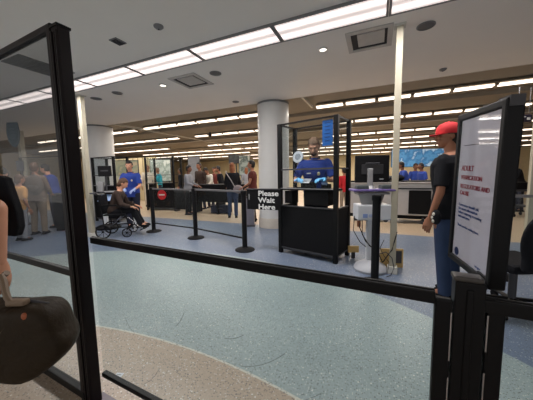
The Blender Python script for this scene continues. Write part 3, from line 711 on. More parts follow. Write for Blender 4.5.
def person(label, loc, rz, h=1.72, lean=0, pz=.95, arms=None, legs=None, head=(0, 0), skin='skin', hair='hair', hairlen=0, top='blackc', sleeve=1.0, bottom='navy', shoe='matte', fat=1.0, fine=False, gloves=None, shorts=False, beard=None, capped=None, longtop=0, shirt=True, female=False, twist=0, vox=None):
    s = h/1.75
    t = thing('person', label, 'person', loc, rz)
    rot = Matrix.Rotation(R(twist), 3, 'Z') @ Matrix.Rotation(-R(lean), 3, 'X')
    piv = Vector((0, 0, pz))*s
    def T(x, y, z): return piv + rot @ (Vector((x, y, z))*s)
    XA = rot @ Vector((1, 0, 0)); YA = rot @ Vector((0, 1, 0))
    sw = .165 if female else .185
    rings = [(-.09, .145, .10), (.0, .158, .112), (.12, .132, .098), (.28, .155, .112), (.39, sw-.01, .105), (.455, sw-.035, .078), (.50, .075, .06)]
    def torso(mb, inf, a=-9, b=9, f=1.0):
        rr_ = [(T(0, 0, z), XA, YA, (rx*fat*f+inf)*s, (ry*fat*f+inf)*s) for z, rx, ry in rings if a <= z <= b]
        mb.loft(rr_, 24)
    sh = {1: T(sw, 0, .425), -1: T(-sw, 0, .425)}
    arms = arms or {}; legs = legs or {}
    el, wr = {}, {}
    for k in (1, -1):
        e, w = arms.get(k, ((.05, -.03, -.29), (.06, .05, -.54)))
        sg = 1 if k == 1 else -1
        el[k] = sh[k] + Vector((sg*e[0], e[1], e[2]))*s; wr[k] = sh[k] + Vector((sg*w[0], w[1], w[2]))*s
    hip, kn, an = {}, {}, {}
    for k in (1, -1):
        sg = k
        hip[k] = piv + Vector((sg*.085, 0, -.05))*s
        kk, aa = legs.get(k, ((.10, .02, .49), (.11, -.02, .09)))
        kn[k] = Vector((sg*kk[0], kk[1], kk[2]))*s; an[k] = Vector((sg*aa[0], aa[1], aa[2]))*s
    v = vox or (.012 if fine else .02)
    b = MB(); torso(b, -.012)
    nb = T(0, -.005, .46); hc = T(0, .035, .665) if lean < 25 else T(0, .05, .65)
    b.cap(nb, T(0, .02, .60), .056*s, .052*s)
    for k in (1, -1):
        b.cap(sh[k]-(XA*k*.01), el[k], .048*s, .036*s); b.cap(el[k], wr[k], .038*s, .025*s)
        b.cap(hip[k], kn[k], .078*s, .052*s); b.cap(kn[k], an[k], .052*s, .036*s); b.cap(an[k], an[k]+Vector((0, .10, -.045))*s, .035*s, .03*s)
    core = remesh(b, v, 3)
    # head, with brow, nose, chin and ears
    hr = rot @ Matrix.Rotation(R(head[0]), 3, 'Z') @ Matrix.Rotation(-R(head[1]), 3, 'X')
    HM = Matrix.Translation(hc) @ hr.to_4x4() @ Matrix.Scale(s, 4)
    hb = MB(); hb.sph((0, -.012, .02), 1, (.076, .095, .098), 20); hb.sph((0, .022, -.04), 1, (.058, .065, .075), 16); hb.sph((0, .05, -.088), 1, (.028, .028, .022), 12)
    hb.cap((0, .082, .012), (0, .105, -.028), .010, .015, 8); hb.sph((0, .078, .03), 1, (.05, .016, .012), 10)
    hb.sph((.03, .07, -.02), 1, (.022, .02, .02), 8); hb.sph((-.03, .07, -.02), 1, (.022, .02, .02), 8); hb.sph((0, .080, -.058), 1, (.024, .014, .012), 8)
    for k in (1, -1): hb.sph((k*.077, -.012, -.008), 1, (.010, .02, .032), 8)
    hb.cap((0, -.02, -.06), (0, -.035, -.13), .05, .052, 12)
    hm = remesh(hb, .0075 if fine else .011, 2)
    b = MB(); b.addmesh(core); b.addmesh(hm, HM)
    bpy.data.meshes.remove(core); bpy.data.meshes.remove(hm)
    for k in (1, -1):
        d = (wr[k]-el[k]).normalized(); nr = Vector((-k, .15, 0)) if d.z < -.6 else Vector((0, 0, -1))
        if not gloves: hand(b, wr[k], d, nr, -1 if k == 1 else 1, s, .5, fine)
    bo = b.build('body', X(skin), t, 'all')
    if gloves:
        for k in (1, -1):
            g = MB(); d = (wr[k]-el[k]).normalized(); nr = Vector((0, .2, -1))
            hand(g, wr[k], d, nr, -1 if k == 1 else 1, s*1.08, .6, True); g.cyl(wr[k]-d*.04, wr[k]+d*.01, .032*s, .028*s)
            g.build('glove', X(gloves), t, 'all')
    # face pieces
    if fine or beard:
        for k in (1, -1): MB().sph((k*.030, .082, .012), .0085).xf(HM).build('eye', X('eye'), t, True)
        MB().sph((0, .0925, -.060), 1, (.020, .004, .005)).xf(HM).build('mouth', X('lips'), t, True)
    if beard:
        q = MB(); q.sph((0, .055, -.082), 1, (.044, .042, .032), 14); q.sph((0, .088, -.045), 1, (.03, .012, .006), 10)
        me = remesh(q, .006, 1); MB().addmesh(me).xf(HM).build('beard', X(beard), t, 'all')
    if hair:
        q = MB(); q.sph((0, -.018, .028), 1, (.086, .104, .105), 22)
        if hairlen == 0: q.sph((0, -.05, -.03), 1, (.072, .062, .07), 14)
        else:
            q.sph((0, -.055, -.04), 1, (.085, .065, .09), 16)
            if hairlen > 1: q.cap((0, -.07, -.06), (0, -.085, -.20), .07, .05, 14); q.cap((.06, -.03, -.02), (.06, -.03, -.15), .03, .025, 10); q.cap((-.06, -.03, -.02), (-.06, -.03, -.15), .03, .025, 10)
        me = remesh(q, .009, 2); bm_ = bmesh.new(); bm_.from_mesh(me)
        dl = [vv for vv in bm_.verts if (vv.co.y > .035 and vv.co.z < .062) or (vv.co.y > -.005 and vv.co.z < .012 and abs(vv.co.x) > .03 and hairlen < 2)]
        bmesh.ops.delete(bm_, geom=dl, context='VERTS'); bm_.to_mesh(me); bm_.free()
        MB().addmesh(me).xf(HM).build('hair', X(hair), t, 'all')
    if capped:
        q = MB(); n = 24
        prof = [(.093, .02), (.096, .05), (.09, .085), (.068, .118), (.035, .135), (.004, .14)]
        q.loft([((0, -.012, z), (1, 0, 0), (0, 1, 0), r_, r_*1.16) for r_, z in prof], 28)
        co = q.xf(HM).build('cap', X(capped), t, True)
        q = MB(); pts = []
        for i in range(11):
            a = R(18+144*i/10); pts.append(Vector((.088*math.cos(a), .03+.13*math.sin(a)*(.8+.2*math.sin(a)), .030-.018*math.sin(a)+.012*abs(math.cos(a))*-1)))
        q.poly(pts, (0, 0, .007)); q.xf(HM).build('brim', X(capped), co)
        MB().sph((0, -.012, .142), .008).xf(HM).build('cap_button', X(capped), co)
    # clothing
    if shirt:
        q = MB(); lo = -.20-longtop
        rg = [(T(0, 0, z), XA, YA, (rx*fat+.016)*s, (ry*fat+.018)*s) for z, rx, ry in rings[:-1]]
        if lean < 35 and pz > .8: rg.insert(0, (T(0, 0, -.13-longtop), XA, YA, (.152*fat+.018)*s, (.108*fat+.018)*s))
        rg.append((T(0, .0, .485), XA, YA, .082*s, .070*s))
        q.loft(rg, 24)
        for k in (1, -1):
            q.sph(sh[k]-XA*k*.012, .062*s); e2 = sh[k].lerp(el[k], min(1, sleeve)); q.cyl(sh[k]-(XA*k*.01), e2, .064*s, (.052 if sleeve >= 1 else .06)*s)
            if sleeve >= 1:
                q.sph(el[k], .052*s); e3 = el[k].lerp(wr[k], min(1, sleeve-1+.0001)*.97); q.cyl(el[k], e3, .051*s, .040*s)
        me = remesh(q, v*.8, 3); MB().addmesh(me).build('shirt' if sleeve < 1.5 else 'jacket', X(top), t, 'all'); bpy.data.meshes.remove(me)
        if fine: MB().tube([T(.066*math.cos(a), .058*math.sin(a)+.004, .492+.006*math.sin(a)) for a in [2*PI*i/20 for i in range(20)]], .011*s, 6, closed=True).build('collar', X(top), t, True)
    if gloves:
        for k in (1, -1): MB().sph(sh[k].lerp(el[k], .35)+XA*k*.052*s, .03*s, (.25, 1, 1), 12).build('shoulder_patch', X('whitec'), t, True)
        MB().sph(T(-.07, .128*fat, .30), .022*s, (1, .35, 1.2), 12).build('badge', mat('badge_metal', (190, 180, 150), .3, .5), t, True)
        MB().box(T(.07, .132*fat, .31), (.055*s, .008, .016*s)).build('name_bar', X('whitec'), t)
        MB().loft([(T(0, 0, .49), XA, YA, .085*s, .072*s), (T(0, 0, .515), XA, YA, .070*s, .062*s)], 20, False).build('collar', X('navy'), t, True)
    q = MB(); rg = [(T(0, 0, .06), XA, YA, (.142*fat+.008)*s, (.104*fat+.008)*s), (T(0, 0, 0), XA, YA, (.158*fat+.008)*s, (.112*fat+.008)*s), (T(0, 0, -.10), XA, YA, (.150*fat+.008)*s, (.108*fat+.008)*s)]
    q.loft(rg, 24)
    for k in (1, -1):
        q.sph(hip[k], .092*s*fat); q.cyl(hip[k], kn[k], .094*s*fat, .068*s); q.sph(kn[k], .067*s)
        if not shorts: q.cyl(kn[k], an[k]+Vector((0, 0, -.03))*s, .067*s, .058*s)
    me = remesh(q, v*.8, 3); MB().addmesh(me).build('shorts' if shorts else 'trousers', X(bottom), t, 'all'); bpy.data.meshes.remove(me)
    for k in (1, -1):
        q = MB(); fx = an[k].x; zt = an[k].z-.09*s
        q.sph((fx, an[k].y+.045*s, zt+.035*s), s, (.045, .13, .035), 14); q.sph((fx, an[k].y-.01*s, zt+.05*s), s, (.042, .055, .05), 12); q.box((fx, an[k].y+.045*s, zt+.012*s), (.085*s, .25*s, .02*s), bev=.01*s)
        q.build('shoe', X(shoe), t, True)
    return t
def at(px, dep, z=0):
    p = DP(px, 200, dep); p.z = z; return p
AW, LF, CM, RT = R(FA), R(FA+90), R(FA+180), R(FA-90)

# man in the red cap
person('man in red baseball cap, black shirt and blue jeans behind the notice', at(452, 2.52), AW+R(34), 1.80, lean=3, arms={1: ((.07, .0, -.30), (.08, .06, -.54)), -1: ((.08, -.02, -.29), (.09, .05, -.54))},
       head=(48, -2), skin='skin2', hair='hair', top='blackc', sleeve=.85, bottom='jeans', shoe='matte', fat=1.34, fine=True, capped='redc')
p = at(437, 2.33, .88)
t = thing('waist_pouch', 'black and white patterned pouch at the hip of the red capped man', 'pouch', p, LF)
MB().sph((0, 0, 0), .06, (.8, .6, 1.2), 14).build('pouch', X('blackc'), t, True)
mb = MB()
for a, b in ((-.02, .03), (.02, .0), (-.01, -.035)): mb.sph((.0+a*.3, .03, b), .016, (1, .6, 1))
for a, b in ((.03, .03), (.045, -.01), (.03, -.045)): mb.sph((a, .01, b), .014, (1, .6, 1))
mb.build('white_spots', X('whitec'), t, True)

# officer in the booth
person('officer in blue uniform and light blue gloves working inside the booth', at(316, 4.10), CM-.35, 1.90, lean=14, arms={1: ((.09, .06, -.25), (.00, .26, -.235)), -1: ((.09, .06, -.25), (-.03, .27, -.235))},
       head=(0, 16), skin='skin', hair='greyhair', top='uniform', sleeve=.8, bottom='navy', gloves='glove', beard='brownhair', fat=1.12, fine=True)
# seated/standing officer at left
person('officer in blue uniform shirt with pale gloves beside the wheelchair', at(133, 6.5), CM+.1, 1.74, lean=5, arms={1: ((.06, .10, -.26), (-.10, .28, -.32)), -1: ((.05, .06, -.28), (-.02, .26, -.36))},
       head=(8, 5), skin='skin', hair='hair', top='uniform', sleeve=.8, bottom='navy', gloves='glovel', fat=1.1, fine=True)
for nm, px, dep, z, dx in (('left', 134, 6.0, 1.28, 0),):
    pass
# wheelchair passenger
wr_ = R(FA-90)+.25
person('wheelchair passenger with brown hair, dark brown jacket and black trousers', (wl.x, wl.y, 0), wr_, 1.68, lean=18, pz=.60, arms={1: ((.05, .10, -.25), (.0, .30, -.32)), -1: ((.05, .10, -.25), (.0, .30, -.32))},
       legs={1: ((.10, .42, .60), (.10, .58, .27)), -1: ((.10, .42, .60), (.10, .58, .27))}, head=(0, 15), skin='skin', hair='brownhair', hairlen=1, top='brownc', sleeve=1.9, bottom='blackc', fine=False)
# queue at far left
person('traveller in taupe jacket with backpack and khaki trousers, seen from behind', at(37, 5.9), AW+.2, 1.70, arms={1: ((.07, .02, -.28), (.02, .2, -.40)), -1: ((.07, .02, -.28), (.02, .2, -.40))}, skin='skin2', hair='brownhair', top='taupe', sleeve=1.9, bottom='khaki', fat=1.2)
p = at(37, 5.72, 1.05)
t = thing('backpack', 'grey brown backpack worn by the traveller in taupe at left', 'backpack', p, AW+.2)
MB().sph((0, -.03, .13), 1, (.17, .10, .24), 18).build('bag', mat('pack_cloth', (86, 78, 74), .8), t, True)
MB().sph((0, -.11, .04), 1, (.12, .05, .10), 14).build('pocket', mat('pack_pocket', (66, 60, 58), .8), t, True)
MB().tube([(-.04, -.05, .36), (-.02, -.06, .41), (.02, -.06, .41), (.04, -.05, .36)], .009).build('grab_loop', X('darkgrey'), t)
person('man in bright blue shirt leaning at the dark counter at left', at(56, 6.75), LF+.2, 1.74, lean=14, arms={1: ((.03, .14, -.24), (-.02, .36, -.30)), -1: ((.03, .12, -.25), (-.02, .34, -.33))}, head=(0, 0), skin='skin', hair='hair', top='uniform', sleeve=1.9, bottom='navy', fat=1.1)
person('short person in ochre top and grey trousers at the left edge', at(19, 5.3), AW-.3, 1.42, lean=3, skin='skin2', hair='brownhair', hairlen=1, top='ochre', sleeve=.9, bottom='greyc', fat=1.25)
person('person in dark coat at the far left edge behind the screen', at(6, 6.6), LF, 1.66, skin='skin2', hair='hair', top='taupe', sleeve=1.9, bottom='navy')
person('person in grey jacket with dark hair standing behind the ochre top', at(9, 7.6), CM, 1.60, skin='skin', hair='brownhair', top='greyc', sleeve=1.9, bottom='blackc')
q = at(67, 6.35)
t = thing('dark_counter', 'dark low counter the blue shirted man leans on', 'counter', q, AW+.3)
MB().box((0, .05, .92), (.62, .35, .03)).build('top', X('darkgrey'), t, bev=.004); MB().box((0, .05, .50), (.54, .28, .80)).build('cabinet', X('matte'), t, bev=.004); MB().box((0, .05, .05), (.5, .24, .1)).build('plinth', X('blackp'), t)
# far left screen frame with tablet
q = DP(27, 220, 7.4); q.z = 0
t = thing('screen_frame', 'black framed glass screen behind the queue at far left', 'screen', q, .25)
L = 1.9
MB().box((L/2, 0, 1.93), (L, .03, .025)).build('top_rail', X('black'), t); MB().box((0, 0, .97), (.05, .05, 1.94)).build('post', X('black'), t); MB().box((L, 0, .97), (.05, .05, 1.94)).build('post', X('black'), t)
MB().box((L/2, 0, 1.4), (L-.06, .005, 1.0)).build('glass_pane', glassmat('booth_glass'), t); MB().box((L/2, 0, .9), (L, .03, .025)).build('middle_rail', X('black'), t)
q = DP(20, 166, 7.2)
t = thing('monitor', 'dark blue screened monitor behind the queue at far left', 'monitor', (q.x, q.y, 0), AW+PI)
MB().box((0, 0, q.z), (.20, .03, .30), bev=.006).build('screen', mat('blue_black', (26, 32, 58), .3), t); MB().cyl((0, -.03, .03), (0, -.03, q.z), .02).build('stand', X('darkgrey'), t); MB().box((0, -.02, .015), (.3, .3, .03)).build('base', X('darkgrey'), t)
# oval seal
q = DP(13, 132, 7.9)
t = thing('oval_seal', 'grey blue oval hanging seal sign at far left', 'sign', q, AW)
MB().sph((0, 0, 0), 1, (.21, .012, .46), 32).build('disc', X('seal'), t, True)
MB().tube([(.18*math.cos(a), -.013, .41*math.sin(a)) for a in [2*PI*i/40 for i in range(40)]], .010, 6, closed=True).build('ring', mat('seal_ring', (120, 135, 145), .5), t, True)
mb = MB()
for i in range(5): mb.box((0, -.014, .2-.1*i), (.16-.02*abs(i-2), .006, .03))
mb.build('emblem', mat('seal_mark', (110, 128, 140), .5), t)
MB().cyl((0, 0, .45), (0, 0, ZC-q.z), .006).build('hanger', X('darkgrey'), t)

# middle background
person('person in teal shirt in front of the pale poster at far left', at(161.5, 12.2), LF+.3, 1.78, lean=8, arms={1: ((.04, .1, -.26), (.0, .3, -.34)), -1: ((.1, .1, -.24), (.1, .34, -.28))}, skin='skin2', hair='greyhair', top='teal', sleeve=1.6, bottom='navy')
person('person in long cream robe at far left beside the booth post', at(149.5, 11.2), AW+.5, 1.86, skin='skin2', hair=None, top='creamc', sleeve=1.9, bottom='creamc', longtop=.25)
person('person in grey shirt and dark trousers standing left of the long counter', at(188.5, 8.6), RT-.2, 1.70, lean=4, arms={1: ((.03, .08, -.27), (-.02, .30, -.34)), -1: ((.03, .08, -.27), (-.02, .3, -.36))}, skin='skin3', hair='hair', top='greyc', sleeve=1.9, bottom='matte', female=True)
person('man in dark brown jacket behind the left end of the counter', at(202, 10.0), CM-.5, 1.86, lean=6, skin='skin2', hair='hair', top='brownc', sleeve=1.9, bottom='navy')
person('person in white shirt bending over the long black counter', at(211, 10.3), CM-.4, 1.72, lean=22, arms={1: ((.08, .1, -.24), (.05, .3, -.36)), -1: ((.08, .1, -.24), (.05, .3, -.36))}, head=(-10, 20), skin='skin2', hair='hair', top='whitec', sleeve=1.9, bottom='navy', fat=1.1)
person('person in purple grey jacket far behind the white shirted one', at(215, 11.5), CM-.2, 1.72, skin='skin2', hair='hair', top='maroon', sleeve=1.9, bottom='navy')
person('person in black jacket behind the counter beside the auburn haired woman', at(222.5, 9.8), LF+.3, 1.72, lean=10, skin='skin2', hair='hair', top='blackc', sleeve=1.9, bottom='navy')
person('woman with auburn hair, black jacket and jeans, seen from behind', at(233, 7.75), AW+.1, 1.72, lean=2, arms={1: ((.06, .02, -.28), (.03, .16, -.42)), -1: ((.06, .02, -.28), (.0, .20, -.40))}, legs={1: ((.09, .02, .49), (.09, -.02, .09)), -1: ((.10, .05, .49), (.13, .03, .09))}, skin='skin', hair='auburn', hairlen=2, top='blackc', sleeve=1.9, bottom='jeans', fat=1.15, female=True)
p = at(238.5, 7.5, .82)
t = thing('shoulder_bag', 'pale grey cross body bag worn by the auburn haired woman', 'bag', p, AW)
MB().sph((0, 0, .08), 1, (.15, .07, .13), 16).build('bag', mat('bag_grey', (128, 118, 122), .8), t, True)
MB().tube([(-.10, 0, .15), (-.20, .0, .34), (-.33, .03, .54), (-.37, .12, .62)], .014).build('strap', mat('strap_grey', (150, 145, 145), .8), t, True)
person('person in maroon dress with bare arms, partly behind the white column', at(253, 7.1), LF-.1, 1.74, arms={1: ((.03, .04, -.28), (.03, .18, -.42)), -1: ((.03, .06, -.28), (.02, .24, -.38))}, skin='skin2', hair='hair', top='maroon', sleeve=.5, bottom='brownc', longtop=.1, female=True)
person('person with orange brown hair seen beside the column, far back', at(247, 12), AW, 1.70, skin='skin2', hair='auburn', hairlen=2, top='greyc', sleeve=1.9, bottom='navy')
person('person in dark jacket standing right of the far booth post', at(182, 12.2), LF, 1.72, skin='skin2', hair='hair', top='blackc', sleeve=1.9, bottom='navy')
person('person in bright red shirt seen between booth and purple shelf stand', at(344, 8.2), AW+.3, 1.52, skin='skin2', hair='hair', top='redshirt', sleeve=1.6, bottom='khaki', fat=1.0)
person('officer in blue uniform behind the grey conveyor, nearest the pole', at(405, 8.3), LF-.2, 1.70, lean=12, arms={1: ((.03, .1, -.26), (-.02, .3, -.34)), -1: ((.03, .1, -.26), (-.02, .3, -.36))}, skin='skin3', hair='hair', top='uniform', sleeve=.8, bottom='navy')
person('officer in blue uniform farther behind the conveyor, in the middle', at(414, 9.4), CM, 1.66, skin='skin3', hair='hair', top='uniform', sleeve=.8, bottom='navy')
person('officer in blue uniform at the right end of the conveyor', at(422, 8.6), LF, 1.64, lean=6, skin='skin3', hair='hair', top='uniform', sleeve=.8, bottom='navy')
person('person in black jacket leaning left of the right hand pole', at(519, 8.0), LF-.3, 1.68, lean=18, arms={1: ((.05, .12, -.24), (.0, .34, -.28)), -1: ((.05, .1, -.25), (.0, .32, -.30))}, skin='skin2', hair='hair', top='blackc', sleeve=1.6, bottom='navy')
person('person in dark clothes standing behind the leaning one at right', at(512, 9.5), CM, 1.70, skin='skin2', hair='hair', top='brownc', sleeve=1.9, bottom='navy')

# long black counter
a = G(190, 213); b = G(243, 216); d = b-a
t = thing('long_counter', 'long black inspection counter in the middle background', 'counter', a, math.atan2(d.y, d.x)); L = d.length+.1
MB().box((L/2, .3, 1.0), (L, .62, .05)).build('top', X('blackp'), t, bev=.005); MB().box((L/2, .04, .70), (L-.1, .03, .56)).build('front_panel', X('matte'), t)
for x in (.1, L/2, L-.1): MB().box((x, .3, .49), (.06, .5, .98)).build('leg', X('matte'), t)
t = thing('suitcase', 'dark suitcase lying beneath the long black counter', 'suitcase', a+d*.55+Vector((0, .1, 0)), .2)
MB().box((0, .2, .16), (.7, .3, .28), bev=.04).build('shell', X('navy'), t); MB().tube([(-.12, .03, .2), (-.1, .0, .2), (.1, 0, .2), (.12, .03, .2)], .01).build('handle', X('darkgrey'), t)
# grey pedestal behind wait-here sign
p = G(250, 226.5); t = thing('pedestal', 'grey pedestal below the wait here sign, left of the column', 'pedestal', p, AW)
MB().box((0, .1, .38), (.22, .2, .70)).build('body', mat('pedestal_grey', (112, 110, 120), .5), t, bev=.01); MB().box((0, .1, .015), (.26, .24, .03)).build('plinth', X('darkgrey'), t)
MB().box((.0, .1, .75), (.25, .23, .04)).build('lid', X('darkgrey'), t)

# conveyor counter
ca = Vector((-.75, 7.25, 0))
t = thing('conveyor', 'pale grey baggage conveyor counter behind the cream pole', 'conveyor', ca, 0)
CL = 2.15
MB().box((CL/2, .35, .62), (CL, .70, .80)).build('cabinet', X('conv'), t, bev=.01)
MB().box((CL/2, .0-.004, .90), (CL, .012, .03)).build('side_rail', X('black'), t)
MB().box((CL/2, .35, 1.05), (CL, .74, .03)).build('top', mat('conveyor_top', (190, 186, 184), .4), t, bev=.005)
MB().box((CL/2, .35, 1.085), (CL-.1, .55, .03)).build('belt', X('matte'), t)
MB().box((CL-.40, -.008, .56), (.48, .012, .60), bev=.02).build('access_panel', X('matte'), t)
for x in (.55, 1.15): MB().box((x, -.003, .62), (.012, .008, .78)).build('seam', X('darkgrey'), t)
MB().box((CL-.03, -.006, .68), (.05, .02, .76)).build('end_trim', X('orange'), t)
MB().box((CL/2, .35, .17), (CL-.1, .55, .10)).build('undercarriage', X('matte'), t)
for x in (.25, 1.0, CL-.3): MB().cyl((x, .05, .06), (x, .09, .06), .06, n=14).box((x, .07, .12), (.05, .04, .08)).build('caster', X('darkgrey'), t)
for i, (x, lb) in enumerate(((.95, 'dark grey bag lying on the conveyor left end'), (1.25, 'black bag lying on the conveyor beside the officer'))):
    t = thing('carry_bag', lb, 'bag', ca+Vector((x, .3, 1.1)), .2*i)
    MB().sph((0, 0, .07), 1, (.19, .14, .09), 16).build('body', X('blackc' if i else 'darkgrey'), t, True); MB().tube([(-.08, 0, .13), (-.05, 0, .19), (.05, 0, .19), (.08, 0, .13)], .01).build('handle', X('blackp'), t)
# far wall display and posters
def poster(px0, px1, py0, py1, dep, label, cols, em=0, rz=R(FA)):
    a = DP(px0, py0, dep); b = DP(px1, py1, dep); w = (Vector((a.x, a.y))-Vector((b.x, b.y))).length; h = a.z-b.z
    c = (a+b)/2
    t = thing('wall_display', label, 'display', (c.x, c.y, b.z), rz)
    MB().box((0, .02, h/2), (w+.06, .04, h+.06)).build('frame', X('darkgrey'), t)
    m = bpy.data.materials.new('display_face'); m.use_nodes = True; nt = m.node_tree; bb = nt.nodes['Principled BSDF']
    tc = nt.nodes.new('ShaderNodeTexCoord'); nz = nt.nodes.new('ShaderNodeTexNoise'); nz.inputs['Scale'].default_value = 2.6; nz.inputs['Detail'].default_value = 5
    nt.links.new(tc.outputs['Object'], nz.inputs['Vector']); cr_ = nt.nodes.new('ShaderNodeValToRGB'); nt.links.new(nz.outputs['Fac'], cr_.inputs[0])
    e = cr_.color_ramp.elements; e[0].color = lin(cols[0])+(1,); e[1].color = lin(cols[-1])+(1,); e[1].position = .62
    for i, c_ in enumerate(cols[1:-1]): q = e.new(.40+.22*(i+.3)/max(1, len(cols)-2)); q.color = lin(c_)+(1,)
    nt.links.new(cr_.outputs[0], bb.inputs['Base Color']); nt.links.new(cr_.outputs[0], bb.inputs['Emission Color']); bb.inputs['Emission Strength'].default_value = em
    MB().box((0, -.006, h/2), (w, .01, h)).build('face', m, t)
    MB().box((-w/2+.1, .02, -b.z/2), (.06, .04, b.z)).box((w/2-.1, .02, -b.z/2), (.06, .04, b.z)).build('support', X('darkgrey'), t)
poster(392, 446, 149.5, 166, 15, 'large bright blue lit display behind the officers at right', [(40, 80, 140), (90, 150, 195), (50, 110, 165), (170, 195, 215)], .45)
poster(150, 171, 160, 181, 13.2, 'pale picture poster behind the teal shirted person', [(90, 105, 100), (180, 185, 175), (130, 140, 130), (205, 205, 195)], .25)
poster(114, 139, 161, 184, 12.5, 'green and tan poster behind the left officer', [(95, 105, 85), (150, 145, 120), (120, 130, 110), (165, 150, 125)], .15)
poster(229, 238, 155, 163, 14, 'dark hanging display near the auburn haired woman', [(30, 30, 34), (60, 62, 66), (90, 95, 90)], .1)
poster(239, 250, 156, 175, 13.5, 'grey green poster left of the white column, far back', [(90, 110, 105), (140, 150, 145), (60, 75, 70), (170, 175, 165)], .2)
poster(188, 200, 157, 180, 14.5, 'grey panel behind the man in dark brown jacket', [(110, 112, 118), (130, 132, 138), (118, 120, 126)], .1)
q = DP(523, 118.5, 5.4)
t = thing('hanging_sign', 'dark purple hanging lane sign at the upper right edge', 'sign', q, AW)
MB().box((0, 0, 0), (.34, .05, .15)).build('panel', mat('sign_plum', (44, 38, 58), .5), t, bev=.006)
mb = MB(); mb.box((-.09, -.028, .0), (.09, .004, .02), ry=-.8); mb.box((-.02, -.028, .03), (.1, .004, .02)); mb.box((.09, -.028, -.01), (.07, .004, .05)); mb.build('marking', X('textw'), t)
MB().cyl((-.12, 0, .07), (-.12, 0, ZC-q.z), .006).cyl((.12, 0, .07), (.12, 0, ZC-q.z), .006).build('hanger', X('darkgrey'), t)
q = G(517, 216)
t = thing('equipment_cart', 'dark wheeled equipment cart beyond the right rail panel', 'cart', q, .3)
MB().box((0, 0, .75), (.5, .4, .05)).box((0, 0, .3), (.5, .4, .04)).build('shelf', X('darkgrey'), t)
for x in (-.22, .22):
    for y in (-.17, .17): MB().cyl((x, y, .08), (x, y, .95), .02).build('leg', X('blackp'), t); MB().cyl((x-.015, y, .045), (x+.015, y, .045), .045, n=12).build('wheel', X('matte'), t)
MB().box((0, .02, .88), (.36, .28, .2), bev=.02).build('device', X('blackp'), t)

# black rounded chair back at the lower right edge
q = DP(544, 262, 2.0)
t = thing('office_chair', 'black chair with rounded backrest at the right edge', 'chair', (q.x, q.y, 0), AW)
mb = MB(); mb.sph((0, -.03, .71), 1, (.24, .045, .27), 24); mb.box((0, -.03, .60), (.42, .07, .26), bev=.035)
me = remesh(mb, .012, 3); MB().addmesh(me).build('backrest', X('blackc'), t, 'all')
MB().box((0, .24, .47), (.46, .46, .08), bev=.035).build('seat', X('blackc'), t)
MB().box((0, .02, .50), (.06, .05, .14)).build('back_bracket', X('blackp'), t)
MB().cyl((0, .24, .1), (0, .24, .44), .03).build('gas_post', X('darkgrey'), t)
for i in range(5):
    a = 2*PI*i/5; MB().cyl((0, .24, .11), (.28*math.cos(a), .24+.28*math.sin(a), .08), .022, .015).build('leg', X('blackp'), t)
    MB().cyl((.28*math.cos(a)-.015, .24+.28*math.sin(a), .035), (.28*math.cos(a)+.015, .24+.28*math.sin(a), .035), .033, n=14).build('caster', X('blackp'), t)

# ------------------------------------------------------------------ traveller with duffel bag at the left edge
bagdep = .96
def LP(px, py, off=0): return DP(px, py, bagdep+off)
hw = LP(-1, 262)       # wrist spot
pb = at(-134, bagdep-.02)
rzp = AW
rot = Matrix.Rotation(rzp, 3, 'Z').inverted()
loc_sh = Vector((.185, 0, .95+.425))*(1.70/1.75)
wl_ = rot @ (hw-pb); s_ = 1.70/1.75
e_ = rot @ (LP(-5, 208)-pb)
ae = (e_-loc_sh)/s_; aw = (wl_-loc_sh)/s_
person('traveller at the left edge in mauve top and loose black vest holding the duffel bag', pb, rzp, 1.70, arms={1: (tuple(ae), tuple(aw)), -1: ((.05, -.02, -.29), (.05, .04, -.54))}, skin='skin', hair='hair', top='mauve', sleeve=.8, bottom='blackc', fine=True, fat=1.0)
t = bpy.data.objects[[o.name for o in col.objects if o.name.startswith('person')][-1]]
pts = [(rot @ (LP(px, py, .05)-pb)) for px, py in ((-4, 175), (4, 178), (10, 195), (16, 212), (18, 228), (15, 237), (6, 236), (5, 225), (1, 205), (-6, 190))]
MB().poly(pts, (rot @ (c2w(0, .035, 0)))).build('vest_flap', X('blackc'), t, bev=.006)
# duffel
rr0 = LP(0, 330, -.07); rr0.z = 0
t = thing('duffel_bag', 'olive brown leather duffel bag held at the left edge', 'bag', (rr0.x, rr0.y, .55), AW)
def bl(px, py):      # point in the bag's side plane: x right, z up
    w = LP(px, py, -.07); d = w - Vector((rr0.x, rr0.y, .55)); return (d.x*UX + d.y*VX, d.z)
out = [bl(*q) for q in ((14, 304), (30, 302), (45, 302), (50, 304), (56, 308), (60, 314), (62, 320), (64, 327), (69, 333), (72, 339), (72, 345), (69, 352), (60, 360), (50, 368), (38, 376), (28, 378), (14, 376), (0, 374), (-25, 372), (-60, 371))]
out += [bl(*q) for q in ((-85, 362), (-95, 345), (-92, 325), (-80, 312), (-60, 306), (-30, 303), (0, 303))]
cxm = sum(p[0] for p in out)/len(out); czm = sum(p[1] for p in out)/len(out)
mb = MB(); rs_ = []
for yv, k in ((-.060, .50), (-.058, .80), (-.052, .92), (-.036, .98), (-.01, 1), (.02, .99), (.05, .95), (.08, .89), (.10, .8), (.108, .5)):
    rs_.append([mb.bm.verts.new((cxm+(x-cxm)*k, yv, czm+(z-czm)*k)) for x, z in out])
for a, b in zip(rs_, rs_[1:]):
    n = len(a)
    for j in range(n): mb.bm.faces.new((a[j], a[(j+1) % n], b[(j+1) % n], b[j]))
mb.bm.faces.new(rs_[0][::-1]); mb.bm.faces.new(rs_[-1])
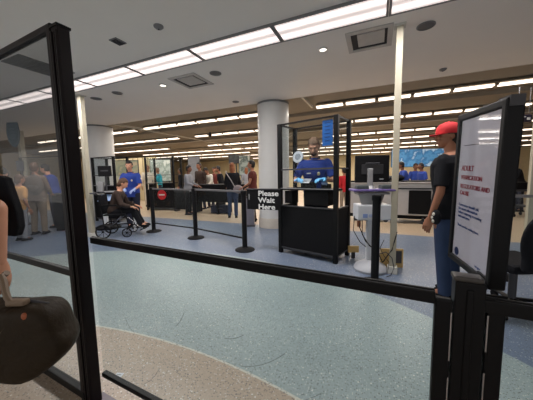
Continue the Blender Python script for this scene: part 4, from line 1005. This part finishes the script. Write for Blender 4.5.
bo = mb.build('body', X('leather'), t, 'all'); q = bo.modifiers.new('sub', 'SUBSURF'); q.levels = 1; q.render_levels = 1
def sp3(px, py, y): x, z = bl(px, py); return (x, y*.6+.02, z)
MB().tube([sp3(16, 376, -.09), sp3(14, 362, -.122), sp3(12, 345, -.130), sp3(13, 335, -.130)], .004).tube([sp3(0, 345, -.130), sp3(10, 333, -.130), sp3(22, 316, -.125), sp3(32, 304, -.085)], .004).build('seam_piping', mat('seam_brown', (78, 66, 44), .5), t, True)
MB().sph(sp3(38, 310, -.118), 1, (.016, .007, .018), 14).build('leather_tab', X('tan'), t, True)
MB().tube([sp3(-2, 276, -.02), sp3(3, 281, -.03), sp3(8, 289, -.05), sp3(12, 296, -.06), sp3(18, 301, -.07)], .011).tube([sp3(-2, 276, .02), sp3(-14, 286, .02), sp3(-25, 303, .03)], .011).build('handle', X('strapb'), t, True)
MB().box(sp3(22, 300, -.06), (.07, .03, .022), bev=.008).build('strap_keeper', X('strapb'), t)
MB().tube([sp3(6, 303, -.03), sp3(30, 301, -.03), sp3(48, 304, -.03)], .006).build('zip', X('darkgrey'), t, True)

# ------------------------------------------------------------------ light
w = bpy.data.worlds.new('world'); scn.world = w; w.use_nodes = True
w.node_tree.nodes['Background'].inputs[0].default_value = (1, .97, .94, 1); w.node_tree.nodes['Background'].inputs[1].default_value = .95
def area(name, loc, sx, sy, e, colr=(1, .93, .85)):
    l = bpy.data.lights.new(name, 'AREA'); l.shape = 'RECTANGLE'; l.size = sx; l.size_y = sy; l.energy = e; l.color = colr
    o = bpy.data.objects.new(name, l); col.objects.link(o); o.location = loc; return o
area('near_strip_lamp', (-3.2, 3.065, ZC-.03), 9.0, .3, 190, (1, .95, .92))
for v in (7.0, 9.4, 12.5, 15.0, 17.6, 20.2, 24.0):
    area('far_row_lamp', (-6, v, ZC-.02), 18, .2, 270)
scn.view_settings.view_transform = 'Standard'
scn.view_settings.look = 'None'
scn.view_settings.exposure = 0
scn.cycles.use_denoising = True
scn.cycles.max_bounces = 6
scn.cycles.transparent_max_bounces = 16
